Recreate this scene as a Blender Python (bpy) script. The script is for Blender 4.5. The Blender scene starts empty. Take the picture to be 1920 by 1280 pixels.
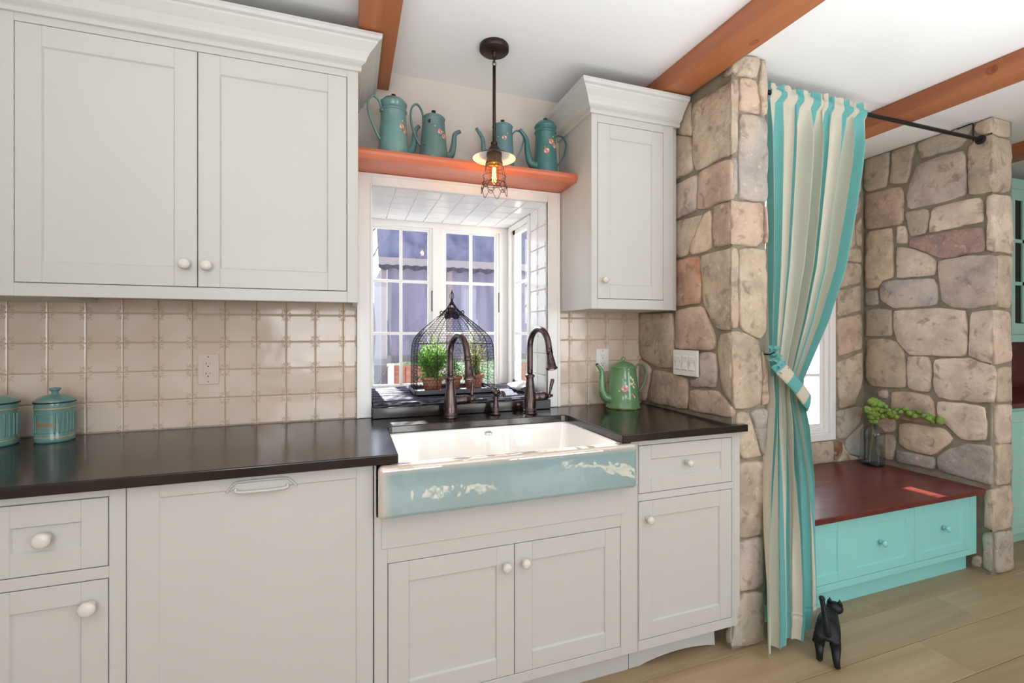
import bpy, bmesh, math, random
from mathutils import Vector, noise, Matrix
R = random.Random(7)
SC = bpy.context.scene
COL = SC.collection
PI = math.pi

# ------------------------------------------------------------------ camera, world, lights, exposure
YAW = math.atan(305 / 871)
cd = bpy.data.cameras.new('camera'); cam = bpy.data.objects.new('camera', cd); COL.objects.link(cam)
cam.location = (0, 0, 1.281); cam.rotation_euler = (PI / 2, 0, -YAW)
cd.sensor_fit = 'HORIZONTAL'; cd.sensor_width = 36; cd.lens = 871 / 1920 * 36
cd.shift_y = -18 / 1920; cd.clip_start = 0.02; cd.clip_end = 200
SC.camera = cam
SC.view_settings.view_transform = 'Standard'; SC.view_settings.look = 'None'
SC.view_settings.gamma = 1; SC.view_settings.use_curve_mapping = False
SC.view_settings.exposure = 0.0
try:
    SC.cycles.use_denoising = True; SC.cycles.max_bounces = 8; SC.cycles.diffuse_bounces = 5
    SC.cycles.transparent_max_bounces = 24; SC.cycles.sample_clamp_indirect = 6; SC.cycles.caustics_reflective = False
except Exception: pass
W = bpy.data.worlds.new('sky'); SC.world = W; W.use_nodes = True
nt = W.node_tree; bg = nt.nodes['Background']
tc = nt.nodes.new('ShaderNodeTexCoord'); sx = nt.nodes.new('ShaderNodeSeparateXYZ'); rp = nt.nodes.new('ShaderNodeValToRGB')
nt.links.new(tc.outputs['Generated'], sx.inputs[0]); nt.links.new(sx.outputs['Z'], rp.inputs[0]); nt.links.new(rp.outputs[0], bg.inputs[0])
rp.color_ramp.elements[0].position = 0.0; rp.color_ramp.elements[0].color = (0.92, 0.94, 1.0, 1)
rp.color_ramp.elements[1].position = 0.6; rp.color_ramp.elements[1].color = (0.66, 0.77, 1.0, 1)
bg.inputs[1].default_value = 3.6

def light(name, kind, loc, target, energy, color=(1, 1, 1), size=1, size_y=None, spread=None):
    l = bpy.data.lights.new(name, kind); o = bpy.data.objects.new(name, l); COL.objects.link(o)
    o.location = loc; l.energy = energy; l.color = color
    if kind == 'AREA':
        l.shape = 'RECTANGLE' if size_y else 'SQUARE'; l.size = size
        if size_y: l.size_y = size_y
        if spread: l.spread = spread
    if kind == 'POINT': l.shadow_soft_size = size
    d = Vector(target) - Vector(loc); o.rotation_euler = d.to_track_quat('-Z', 'Y').to_euler()
    return o
sun = light('sun', 'SUN', (0.0, 8, 5), (0.04 * 8, 0, 1.0), 40.0, (1, 0.95, 0.88)); sun.data.angle = 0.009
light('rear_fill_lamp_left', 'AREA', (-0.15, -2.9, 1.45), (0.3, 2, 1.3), 28, (0.86, 0.93, 1.0), 1.7, 1.5)  # added fill lamp, unseen, just inside the left rear window opening
light('rear_fill_lamp_right', 'AREA', (2.9, -2.9, 1.45), (2.4, 2, 1.3), 34, (0.86, 0.94, 1.0), 1.9, 1.5)  # second added fill lamp, unseen, inside the right rear opening
light('ceiling_fill_uplight', 'AREA', (0.75, -0.25, 1.1), (0.75, 0.0, 3), 60, (0.86, 0.94, 1.0), 3.9, 2.2, 2.1)  # added upward-facing fill lamp that brightens the ceiling, no fixture there
light('camera_flash_bounce', 'AREA', (-0.7, -0.9, 1.7), (0.7, 2, 1.75), 5, (1, 0.98, 0.95), 0.35)

# ------------------------------------------------------------------ materials
MATS = {}
def srgb(c):
    return tuple((x / 255 / 12.92 if x / 255 <= 0.04045 else ((x / 255 + 0.055) / 1.055) ** 2.4) for x in c) + (1,)
def mat(name, col, rough=0.5, metal=0.0, var=0.0, vscale=6, col2=None, bump=0.0, bscale=30, stretch=(1, 1, 1), spec=0.5, coat=0.0,
        rnd=0.0, trans=0.0, emit=None, estr=0, detail=4, contrast=(0.35, 0.65), rvar=0.0, bdist=0.002):
    if name in MATS: return MATS[name]
    m = bpy.data.materials.new(name); m.use_nodes = True; n = m.node_tree.nodes; L = m.node_tree.links
    b = n['Principled BSDF']; c = srgb(col)
    b.inputs['Base Color'].default_value = c; b.inputs['Roughness'].default_value = rough; b.inputs['Metallic'].default_value = metal
    b.inputs['Specular IOR Level'].default_value = spec; b.inputs['Coat Weight'].default_value = coat; b.inputs['Coat Roughness'].default_value = 0.05
    m.diffuse_color = c
    t = n.new('ShaderNodeTexCoord'); mp = n.new('ShaderNodeMapping'); mp.inputs['Scale'].default_value = stretch
    L.new(t.outputs['Object'], mp.inputs[0]); vec = mp.outputs[0]
    oi = n.new('ShaderNodeObjectInfo')
    ad = n.new('ShaderNodeVectorMath'); ad.operation = 'ADD'; sc = n.new('ShaderNodeVectorMath'); sc.operation = 'SCALE'; sc.inputs['Scale'].default_value = 37.0
    cb = n.new('ShaderNodeCombineXYZ')
    for i in range(3): L.new(oi.outputs['Random'], cb.inputs[i])
    L.new(cb.outputs[0], sc.inputs[0]); L.new(vec, ad.inputs[0]); L.new(sc.outputs[0], ad.inputs[1]); vec = ad.outputs[0]
    last = None
    if var > 0 or col2:
        nz = n.new('ShaderNodeTexNoise'); nz.inputs['Scale'].default_value = vscale; nz.inputs['Detail'].default_value = detail; nz.inputs['Roughness'].default_value = 0.6
        L.new(vec, nz.inputs['Vector'])
        r = n.new('ShaderNodeValToRGB'); r.color_ramp.elements[0].position = contrast[0]; r.color_ramp.elements[1].position = contrast[1]
        c2 = srgb(col2) if col2 else tuple(x * (1 - var) for x in c[:3]) + (1,)
        r.color_ramp.elements[0].color = c; r.color_ramp.elements[1].color = c2
        L.new(nz.outputs[0], r.inputs[0]); last = r.outputs[0]
        if rvar:
            mr = n.new('ShaderNodeMapRange'); mr.inputs['To Min'].default_value = max(0.02, rough - rvar); mr.inputs['To Max'].default_value = rough + rvar
            L.new(nz.outputs[0], mr.inputs[0]); L.new(mr.outputs[0], b.inputs['Roughness'])
    if rnd > 0:
        hs = n.new('ShaderNodeHueSaturation'); mr = n.new('ShaderNodeMapRange')
        mr.inputs['To Min'].default_value = 1 - rnd; mr.inputs['To Max'].default_value = 1 + rnd
        L.new(oi.outputs['Random'], mr.inputs[0]); L.new(mr.outputs[0], hs.inputs['Value'])
        if last: L.new(last, hs.inputs['Color'])
        else: hs.inputs['Color'].default_value = c
        last = hs.outputs[0]
    if last: L.new(last, b.inputs['Base Color'])
    if bump > 0:
        nb = n.new('ShaderNodeTexNoise'); nb.inputs['Scale'].default_value = bscale; nb.inputs['Detail'].default_value = detail
        L.new(vec, nb.inputs['Vector']); bp = n.new('ShaderNodeBump'); bp.inputs['Strength'].default_value = bump; bp.inputs['Distance'].default_value = bdist
        L.new(nb.outputs[0], bp.inputs['Height']); L.new(bp.outputs[0], b.inputs['Normal'])
        if coat: L.new(bp.outputs[0], b.inputs['Coat Normal'])
    if emit:
        b.inputs['Emission Color'].default_value = srgb(emit); b.inputs['Emission Strength'].default_value = estr
    MATS[name] = m; return m
def glass(name, tint=(255, 255, 255), rough=0.0, refl=1.0):
    m = bpy.data.materials.new(name); m.use_nodes = True; n = m.node_tree.nodes; L = m.node_tree.links
    n.remove(n['Principled BSDF']); o = n['Material Output']
    tr = n.new('ShaderNodeBsdfTransparent'); tr.inputs[0].default_value = srgb(tint)
    gl = n.new('ShaderNodeBsdfGlossy'); gl.inputs['Roughness'].default_value = rough
    fr = n.new('ShaderNodeLayerWeight'); fr.inputs[0].default_value = 0.5
    pw = n.new('ShaderNodeMath'); pw.operation = 'POWER'; pw.inputs[1].default_value = 4.0; L.new(fr.outputs['Facing'], pw.inputs[0])
    mm = n.new('ShaderNodeMath'); mm.operation = 'MULTIPLY_ADD'; mm.inputs[1].default_value = 0.7 * refl; mm.inputs[2].default_value = 0.025 * refl
    mx = n.new('ShaderNodeMixShader'); L.new(pw.outputs[0], mm.inputs[0]); L.new(mm.outputs[0], mx.inputs[0]); L.new(tr.outputs[0], mx.inputs[1]); L.new(gl.outputs[0], mx.inputs[2]); L.new(mx.outputs[0], o.inputs[0])
    MATS[name] = m; return m
def cloth_trans(name, col, amt=0.35, rough=0.9, **k):
    k.setdefault('spec', 0.15); m = mat(name, col, rough, **k); n = m.node_tree.nodes; L = m.node_tree.links
    b = n['Principled BSDF']; t = n.new('ShaderNodeBsdfTranslucent'); mx = n.new('ShaderNodeMixShader'); mx.inputs[0].default_value = amt
    t.inputs[0].default_value = srgb(col)
    if b.inputs['Base Color'].is_linked: L.new(b.inputs['Base Color'].links[0].from_socket, t.inputs[0])
    L.new(b.outputs[0], mx.inputs[1]); L.new(t.outputs[0], mx.inputs[2]); L.new(mx.outputs[0], n['Material Output'].inputs[0])
    return m
cabinet_paint = mat('cabinet_paint', (198, 197, 192), 0.38, var=0.02, vscale=2, bump=0.05, bscale=60)
trim_paint = mat('white_trim_paint', (240, 239, 236), 0.3)
ceiling_paint = mat('ceiling_paint', (236, 236, 236), 0.9, bump=0.05, bscale=40)
wall_paint = mat('wall_paint', (210, 200, 189), 0.85, bump=0.05, bscale=40)
porcelain = mat('white_porcelain', (242, 240, 236), 0.08, coat=0.5)
knob_white = mat('white_ceramic', (216, 212, 205), 0.12)
black_top = mat('black_stone_counter', (26, 21, 19), 0.17, var=0.35, vscale=5, col2=(38, 30, 26), bump=0.04, bscale=25, rvar=0.05)
bronze = mat('oil_rubbed_bronze', (72, 60, 60), 0.27, 0.85, col2=(104, 90, 88), vscale=14, rvar=0.1)
bronze_dark = mat('dark_bronze', (62, 50, 42), 0.42, 0.7)
black_iron = mat('black_iron', (24, 22, 22), 0.5, 0.3, bump=0.2, bscale=60)
wire_mat = mat('dark_wire', (40, 34, 40), 0.5, 0.6)
chrome = mat('grey_metal', (180, 178, 175), 0.25, 1.0)
mortar = mat('mortar', (150, 142, 124), 0.95, col2=(128, 120, 104), vscale=14, bump=0.6, bscale=90)
plate_white = mat('white_plastic', (238, 236, 230), 0.35)
plate_cream = mat('almond_plastic', (216, 200, 184), 0.4)
slot_dark = mat('dark_slot', (40, 34, 30), 0.6)
def wood(name, c1, c2, axis, rough=0.4, knots=True, scale=1.0, coat=0.0, fine=0.5, rnd=0.05):
    m = bpy.data.materials.new(name); m.use_nodes = True; n = m.node_tree.nodes; L = m.node_tree.links; b = n['Principled BSDF']
    b.inputs['Roughness'].default_value = rough; b.inputs['Coat Weight'].default_value = coat; b.inputs['Coat Roughness'].default_value = 0.15
    t = n.new('ShaderNodeTexCoord'); oi = n.new('ShaderNodeObjectInfo'); cb = n.new('ShaderNodeCombineXYZ')
    for i in range(3): L.new(oi.outputs['Random'], cb.inputs[i])
    s = n.new('ShaderNodeVectorMath'); s.operation = 'SCALE'; s.inputs['Scale'].default_value = 23
    L.new(cb.outputs[0], s.inputs[0]); a = n.new('ShaderNodeVectorMath'); L.new(t.outputs['Object'], a.inputs[0]); L.new(s.outputs[0], a.inputs[1])
    mp = n.new('ShaderNodeMapping'); v = [9 * scale] * 3; v[axis] = 0.7 * scale; mp.inputs['Scale'].default_value = v; L.new(a.outputs[0], mp.inputs[0])
    nz = n.new('ShaderNodeTexNoise'); nz.inputs['Scale'].default_value = 1.3; nz.inputs['Detail'].default_value = 5; nz.inputs['Distortion'].default_value = 0.8; L.new(mp.outputs[0], nz.inputs[0])
    r = n.new('ShaderNodeValToRGB'); r.color_ramp.elements[0].position = 0.3; r.color_ramp.elements[1].position = 0.7
    r.color_ramp.elements[0].color = srgb(c1); r.color_ramp.elements[1].color = srgb(c2); L.new(nz.outputs[0], r.inputs[0])
    col = r.outputs[0]
    mp2 = n.new('ShaderNodeMapping'); v = [90 * scale] * 3; v[axis] = 2.5 * scale; mp2.inputs['Scale'].default_value = v; L.new(a.outputs[0], mp2.inputs[0])
    nf = n.new('ShaderNodeTexNoise'); nf.inputs['Scale'].default_value = 1; nf.inputs['Detail'].default_value = 3; L.new(mp2.outputs[0], nf.inputs[0])
    mr = n.new('ShaderNodeMapRange'); mr.inputs['To Min'].default_value = 1 - 0.3 * fine; mr.inputs['To Max'].default_value = 1 + 0.3 * fine; L.new(nf.outputs[0], mr.inputs[0])
    hs = n.new('ShaderNodeHueSaturation'); L.new(col, hs.inputs['Color']); L.new(mr.outputs[0], hs.inputs['Value']); col = hs.outputs[0]
    if rnd:
        h2 = n.new('ShaderNodeHueSaturation'); m2 = n.new('ShaderNodeMapRange'); m2.inputs['To Min'].default_value = 1 - rnd; m2.inputs['To Max'].default_value = 1 + rnd
        L.new(oi.outputs['Random'], m2.inputs[0]); L.new(m2.outputs[0], h2.inputs['Value']); L.new(col, h2.inputs['Color']); col = h2.outputs[0]
    if knots:
        mk = n.new('ShaderNodeMapping'); v = [3.2 * scale] * 3; v[axis] = 1.7 * scale; mk.inputs['Scale'].default_value = v; L.new(a.outputs[0], mk.inputs[0])
        vo = n.new('ShaderNodeTexVoronoi'); vo.inputs['Scale'].default_value = 1.0; L.new(mk.outputs[0], vo.inputs[0])
        rk = n.new('ShaderNodeValToRGB'); rk.color_ramp.elements[0].position = 0.05; rk.color_ramp.elements[1].position = 0.13
        rk.color_ramp.elements[0].color = (0.18, 0.1, 0.06, 1); rk.color_ramp.elements[1].color = (1, 1, 1, 1)
        L.new(vo.outputs['Distance'], rk.inputs[0])
        mx = n.new('ShaderNodeMix'); mx.data_type = 'RGBA'; mx.blend_type = 'MULTIPLY'; mx.inputs[0].default_value = 0.8
        L.new(col, mx.inputs[6]); L.new(rk.outputs[0], mx.inputs[7]); col = mx.outputs[2]
    L.new(col, b.inputs['Base Color'])
    bp = n.new('ShaderNodeBump'); bp.inputs['Strength'].default_value = 0.15; bp.inputs['Distance'].default_value = 0.001; L.new(nf.outputs[0], bp.inputs['Height']); L.new(bp.outputs[0], b.inputs['Normal'])
    MATS[name] = m; m.diffuse_color = srgb(c1); return m
cedar_y = wood('cedar_beam', (176, 110, 70), (152, 88, 54), 1, 0.45, knots=False, scale=0.8, rnd=0.03)
cedar_x = wood('cedar_shelf', (208, 122, 90), (188, 100, 70), 0, 0.4, knots=False, rnd=0)
oak_floor = wood('oak_floor', (178, 156, 124), (156, 132, 100), 0, 0.42, scale=0.8, fine=0.35, rnd=0.12)
bench_red = mat('mahogany_red', (108, 46, 40), 0.3, col2=(86, 30, 28), vscale=7, stretch=(1, 3, 3), rvar=0.05, coat=0.15)
hutch_red = mat('hutch_red', (104, 30, 22), 0.35, col2=(70, 18, 14), vscale=5, stretch=(4, 4, 0.6))
aqua_paint = mat('aqua_paint', (146, 216, 212), 0.4, var=0.02, vscale=2)
hutch_paint = mat('pale_green_paint', (158, 204, 188), 0.45)
tile_glaze = mat('cream_glaze', (219, 204, 187), 0.11, col2=(213, 193, 173), vscale=7, bump=0.35, bscale=12, rnd=0.04, bdist=0.004, detail=1)
tile_white = mat('white_glaze', (240, 240, 240), 0.15, bump=0.2, bscale=12, bdist=0.003, detail=1)
grout = mat('grout', (196, 176, 150), 0.9)
grout_white = mat('white_grout', (205, 205, 205), 0.9)
pane_glass = glass('pane_glass', (250, 252, 255))

SHADES = {
 'tan': ((182, 162, 136), (158, 140, 116)), 'pink': ((184, 154, 130), (160, 134, 112)), 'pinkpale': ((204, 182, 158), (180, 158, 138)),
 'purple': ((158, 138, 128), (182, 162, 148)), 'purplered': ((168, 128, 110), (138, 112, 108)), 'red': ((184, 122, 84), (148, 106, 86)),
 'cream': ((200, 180, 148), (180, 154, 124)), 'grey': ((160, 150, 138), (142, 132, 122)), 'greyblue': ((152, 148, 148), (186, 166, 150)),
 'greygreen': ((154, 150, 132), (168, 150, 128)), 'rust': ((124, 70, 44), (170, 130, 90))}
for k, (a, b) in SHADES.items():
    g_ = lambda c: tuple(int(x * 0.72 + 0.28 * sum(c) / 3) for x in c); a, b = g_(a), g_(b)
    a, b = [tuple(min(255, int(x * 1.14)) for x in c) for c in (a, b)]
    m_ = mat('stone_' + k, a, 0.85, col2=b, vscale=9, detail=8, bump=1.0, bscale=34, bdist=0.007, rnd=0.05, contrast=(0.4, 0.6), spec=0.25)
    n_ = m_.node_tree.nodes; L_ = m_.node_tree.links; b_ = n_['Principled BSDF']; src = b_.inputs['Base Color'].links[0].from_socket; vec_ = [x for x in n_ if x.type == 'TEX_NOISE'][0].inputs['Vector'].links[0].from_socket
    for sc_, c_, lo, hi, f_ in ((5.0, (206, 182, 160), 0.52, 0.66, 0.55), (17.0, (120, 98, 84), 0.57, 0.68, 0.5), (48.0, (222, 208, 190), 0.60, 0.72, 0.5)):
        z_ = n_.new('ShaderNodeTexNoise'); z_.inputs['Scale'].default_value = sc_; z_.inputs['Detail'].default_value = 6; z_.inputs['Distortion'].default_value = 0.6
        ad_ = n_.new('ShaderNodeVectorMath'); ad_.inputs[1].default_value = (sc_ * 1.7, sc_, 3); L_.new(vec_, ad_.inputs[0]); L_.new(ad_.outputs[0], z_.inputs['Vector'])
        r_ = n_.new('ShaderNodeValToRGB'); r_.color_ramp.elements[0].position = lo; r_.color_ramp.elements[1].position = hi; r_.color_ramp.elements[1].color = (f_, f_, f_, 1); L_.new(z_.outputs[0], r_.inputs[0])
        x_ = n_.new('ShaderNodeMix'); x_.data_type = 'RGBA'; L_.new(r_.outputs[0], x_.inputs[0]); L_.new(src, x_.inputs[6]); x_.inputs[7].default_value = srgb(c_); src = x_.outputs[2]
    L_.new(src, b_.inputs['Base Color'])

# ------------------------------------------------------------------ mesh builder
class MB:
    def __init__(s): s.v = []; s.f = []; s.sm = []; s.mi = []
    def add(s, vs, fs, smooth=False, mi=0):
        o = len(s.v); s.v += [tuple(p) for p in vs]
        for f in fs: s.f.append([i + o for i in f]); s.sm.append(smooth); s.mi.append(mi)
        return s
    def box(s, x0, y0, z0, x1, y1, z1, mi=0):
        if x0 > x1: x0, x1 = x1, x0
        if y0 > y1: y0, y1 = y1, y0
        if z0 > z1: z0, z1 = z1, z0
        v = [(x, y, z) for z in (z0, z1) for y in (y0, y1) for x in (x0, x1)]
        return s.add(v, [(0, 2, 3, 1), (4, 5, 7, 6), (0, 1, 5, 4), (2, 6, 7, 3), (0, 4, 6, 2), (1, 3, 7, 5)], False, mi)
    def quad(s, *p, mi=0): return s.add(p, [tuple(range(len(p)))], False, mi)
    def prism(s, pts, a, b, plane='XY', mi=0):       # polygon extruded between a and b along the third axis
        n = len(pts)
        m = {'XY': lambda p, d: (p[0], p[1], d), 'XZ': lambda p, d: (p[0], d, p[1]), 'YZ': lambda p, d: (d, p[0], p[1])}[plane]
        v = [m(p, a) for p in pts] + [m(p, b) for p in pts]
        return s.add(v, [tuple(range(n))[::-1], tuple(range(n, 2 * n))] + [(i, (i + 1) % n, n + (i + 1) % n, n + i) for i in range(n)], False, mi)
    def lathe(s, prof, c=(0, 0, 0), n=28, axis='Z', mi=0, smooth=True, cap=True, sx=1, sy=1):
        v = []; f = []
        for r, z in prof:
            for i in range(n):
                a = 2 * PI * i / n; x, y = r * math.cos(a) * sx, r * math.sin(a) * sy
                p = (x, y, z) if axis == 'Z' else ((x, -z, y) if axis == 'Y' else (z, x, y))
                v.append((c[0] + p[0], c[1] + p[1], c[2] + p[2]))
        for j in range(len(prof) - 1):
            for i in range(n):
                k = (i + 1) % n; f.append((j * n + i, j * n + k, (j + 1) * n + k, (j + 1) * n + i))
        if cap:
            if prof[0][0] > 1e-5: f.append(tuple(range(n))[::-1])
            if prof[-1][0] > 1e-5: f.append(tuple((len(prof) - 1) * n + i for i in range(n)))
        return s.add(v, f, smooth, mi)
    def tube(s, pts, r, n=10, mi=0, smooth=True, closed=False, cap=True, flat=1.0):
        pts = [Vector(p) for p in pts]; N = len(pts); rr = r if isinstance(r, (list, tuple)) else [r] * N
        v = []; f = []; up = None
        for i, p in enumerate(pts):
            if closed: t = pts[(i + 1) % N] - pts[i - 1]
            else: t = pts[min(i + 1, N - 1)] - pts[max(i - 1, 0)]
            t = t.normalized() if t.length > 1e-9 else Vector((0, 0, 1))
            if up is None: up = Vector((0, 0, 1)) if abs(t.z) < 0.9 else Vector((1, 0, 0))
            a = t.cross(up)
            if a.length < 1e-6: a = t.orthogonal()
            a.normalize(); b = a.cross(t).normalized(); up = b
            for k in range(n):
                g = 2 * PI * k / n; v.append(p + a * math.cos(g) * rr[i] + b * math.sin(g) * rr[i] * flat)
        M = N if closed else N - 1
        for i in range(M):
            for k in range(n):
                j = (i + 1) % N; l = (k + 1) % n; f.append((i * n + k, i * n + l, j * n + l, j * n + k))
        if cap and not closed: f.append(tuple(range(n))[::-1]); f.append(tuple((N - 1) * n + k for k in range(n)))
        return s.add(v, f, smooth, mi)
    def ball(s, c, r, n=12, m=8, mi=0, sc=(1, 1, 1)):
        prof = [(max(1e-6, math.sin(PI * j / m)), -math.cos(PI * j / m)) for j in range(m + 1)]
        v = []; f = []
        for q, z in prof:
            for i in range(n):
                a = 2 * PI * i / n; v.append((c[0] + r * q * math.cos(a) * sc[0], c[1] + r * q * math.sin(a) * sc[1], c[2] + r * z * sc[2]))
        for j in range(m):
            for i in range(n):
                k = (i + 1) % n; f.append((j * n + i, j * n + k, (j + 1) * n + k, (j + 1) * n + i))
        return s.add(v, f, True, mi)
    def grid(s, fn, nu, nv, mi=0, smooth=True, closeu=False):
        v = [fn(i / (nu if closeu else nu - 1), j / (nv - 1)) for j in range(nv) for i in range(nu)]; f = []
        for j in range(nv - 1):
            for i in range(nu if closeu else nu - 1):
                k = (i + 1) % nu; f.append((j * nu + i, j * nu + k, (j + 1) * nu + k, (j + 1) * nu + i))
        return s.add(v, f, smooth, mi)
    def mesh(s, name, mats, org=(0, 0, 0)):
        me = bpy.data.meshes.new(name); me.from_pydata([(p[0] - org[0], p[1] - org[1], p[2] - org[2]) for p in s.v], [], s.f)
        for m in (mats if isinstance(mats, (list, tuple)) else [mats]): me.materials.append(m)
        me.polygons.foreach_set('use_smooth', s.sm); me.polygons.foreach_set('material_index', s.mi); me.update(); return me
    def build(s, name, mats, parent=None, bevel=0, seg=2, recalc=False, org=None, **props):
        if parent is not None: w = wloc(parent)
        else: w = Vector(org) if org else Vector((0, 0, 0))
        me = s.mesh(name, mats, w)
        if recalc:
            bm = bmesh.new(); bm.from_mesh(me); bmesh.ops.recalc_face_normals(bm, faces=bm.faces); bm.to_mesh(me); bm.free()
        o = bpy.data.objects.new(name, me); COL.objects.link(o)
        if parent is not None: o.parent = parent
        else: o.location = w
        if bevel:
            m = o.modifiers.new('bevel', 'BEVEL'); m.width = bevel; m.segments = seg; m.limit_method = 'ANGLE'; m.angle_limit = 0.7; m.harden_normals = False
        for k, v in props.items(): o[k] = v
        return o
def wloc(o):
    v = Vector((0, 0, 0))
    while o is not None: v = v + o.location; o = o.parent
    return v
def tag(o, label, cat, group=None):
    o['label'] = label; o['category'] = cat
    if group: o['group'] = group
    return o
def thing(name, label, cat, loc=(0, 0, 0), group=None):
    o = bpy.data.objects.new(name, None); COL.objects.link(o); o.location = loc; o.empty_display_size = 0.05
    return tag(o, label, cat, group)
def struct(o): o['kind'] = 'structure'; return o
def sempty(name):
    o = bpy.data.objects.new(name, None); COL.objects.link(o); o['kind'] = 'structure'; return o
def dup_child(src, parent, loc):
    o = src.copy(); COL.objects.link(o); o.parent = parent; o.location = loc; return o
def spline(pts, n=8):
    P = [Vector(p) for p in pts]; out = []
    for i in range(len(P) - 1):
        p0 = P[max(i - 1, 0)]; p1 = P[i]; p2 = P[i + 1]; p3 = P[min(i + 2, len(P) - 1)]
        for k in range(n):
            t = k / n; out.append(0.5 * ((2 * p1) + (p2 - p0) * t + (2 * p0 - 5 * p1 + 4 * p2 - p3) * t * t + (3 * p1 - p0 - 3 * p2 + p3) * t ** 3))
    out.append(P[-1]); return out
def lerp_tab(tab, x):
    if x <= tab[0][0]: return tab[0][1:]
    for a, b in zip(tab, tab[1:]):
        if x <= b[0]:
            t = (x - a[0]) / (b[0] - a[0]); t = t * t * (3 - 2 * t) if False else t
            return tuple(p + (q - p) * t for p, q in zip(a[1:], b[1:]))
    return tab[-1][1:]
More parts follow.
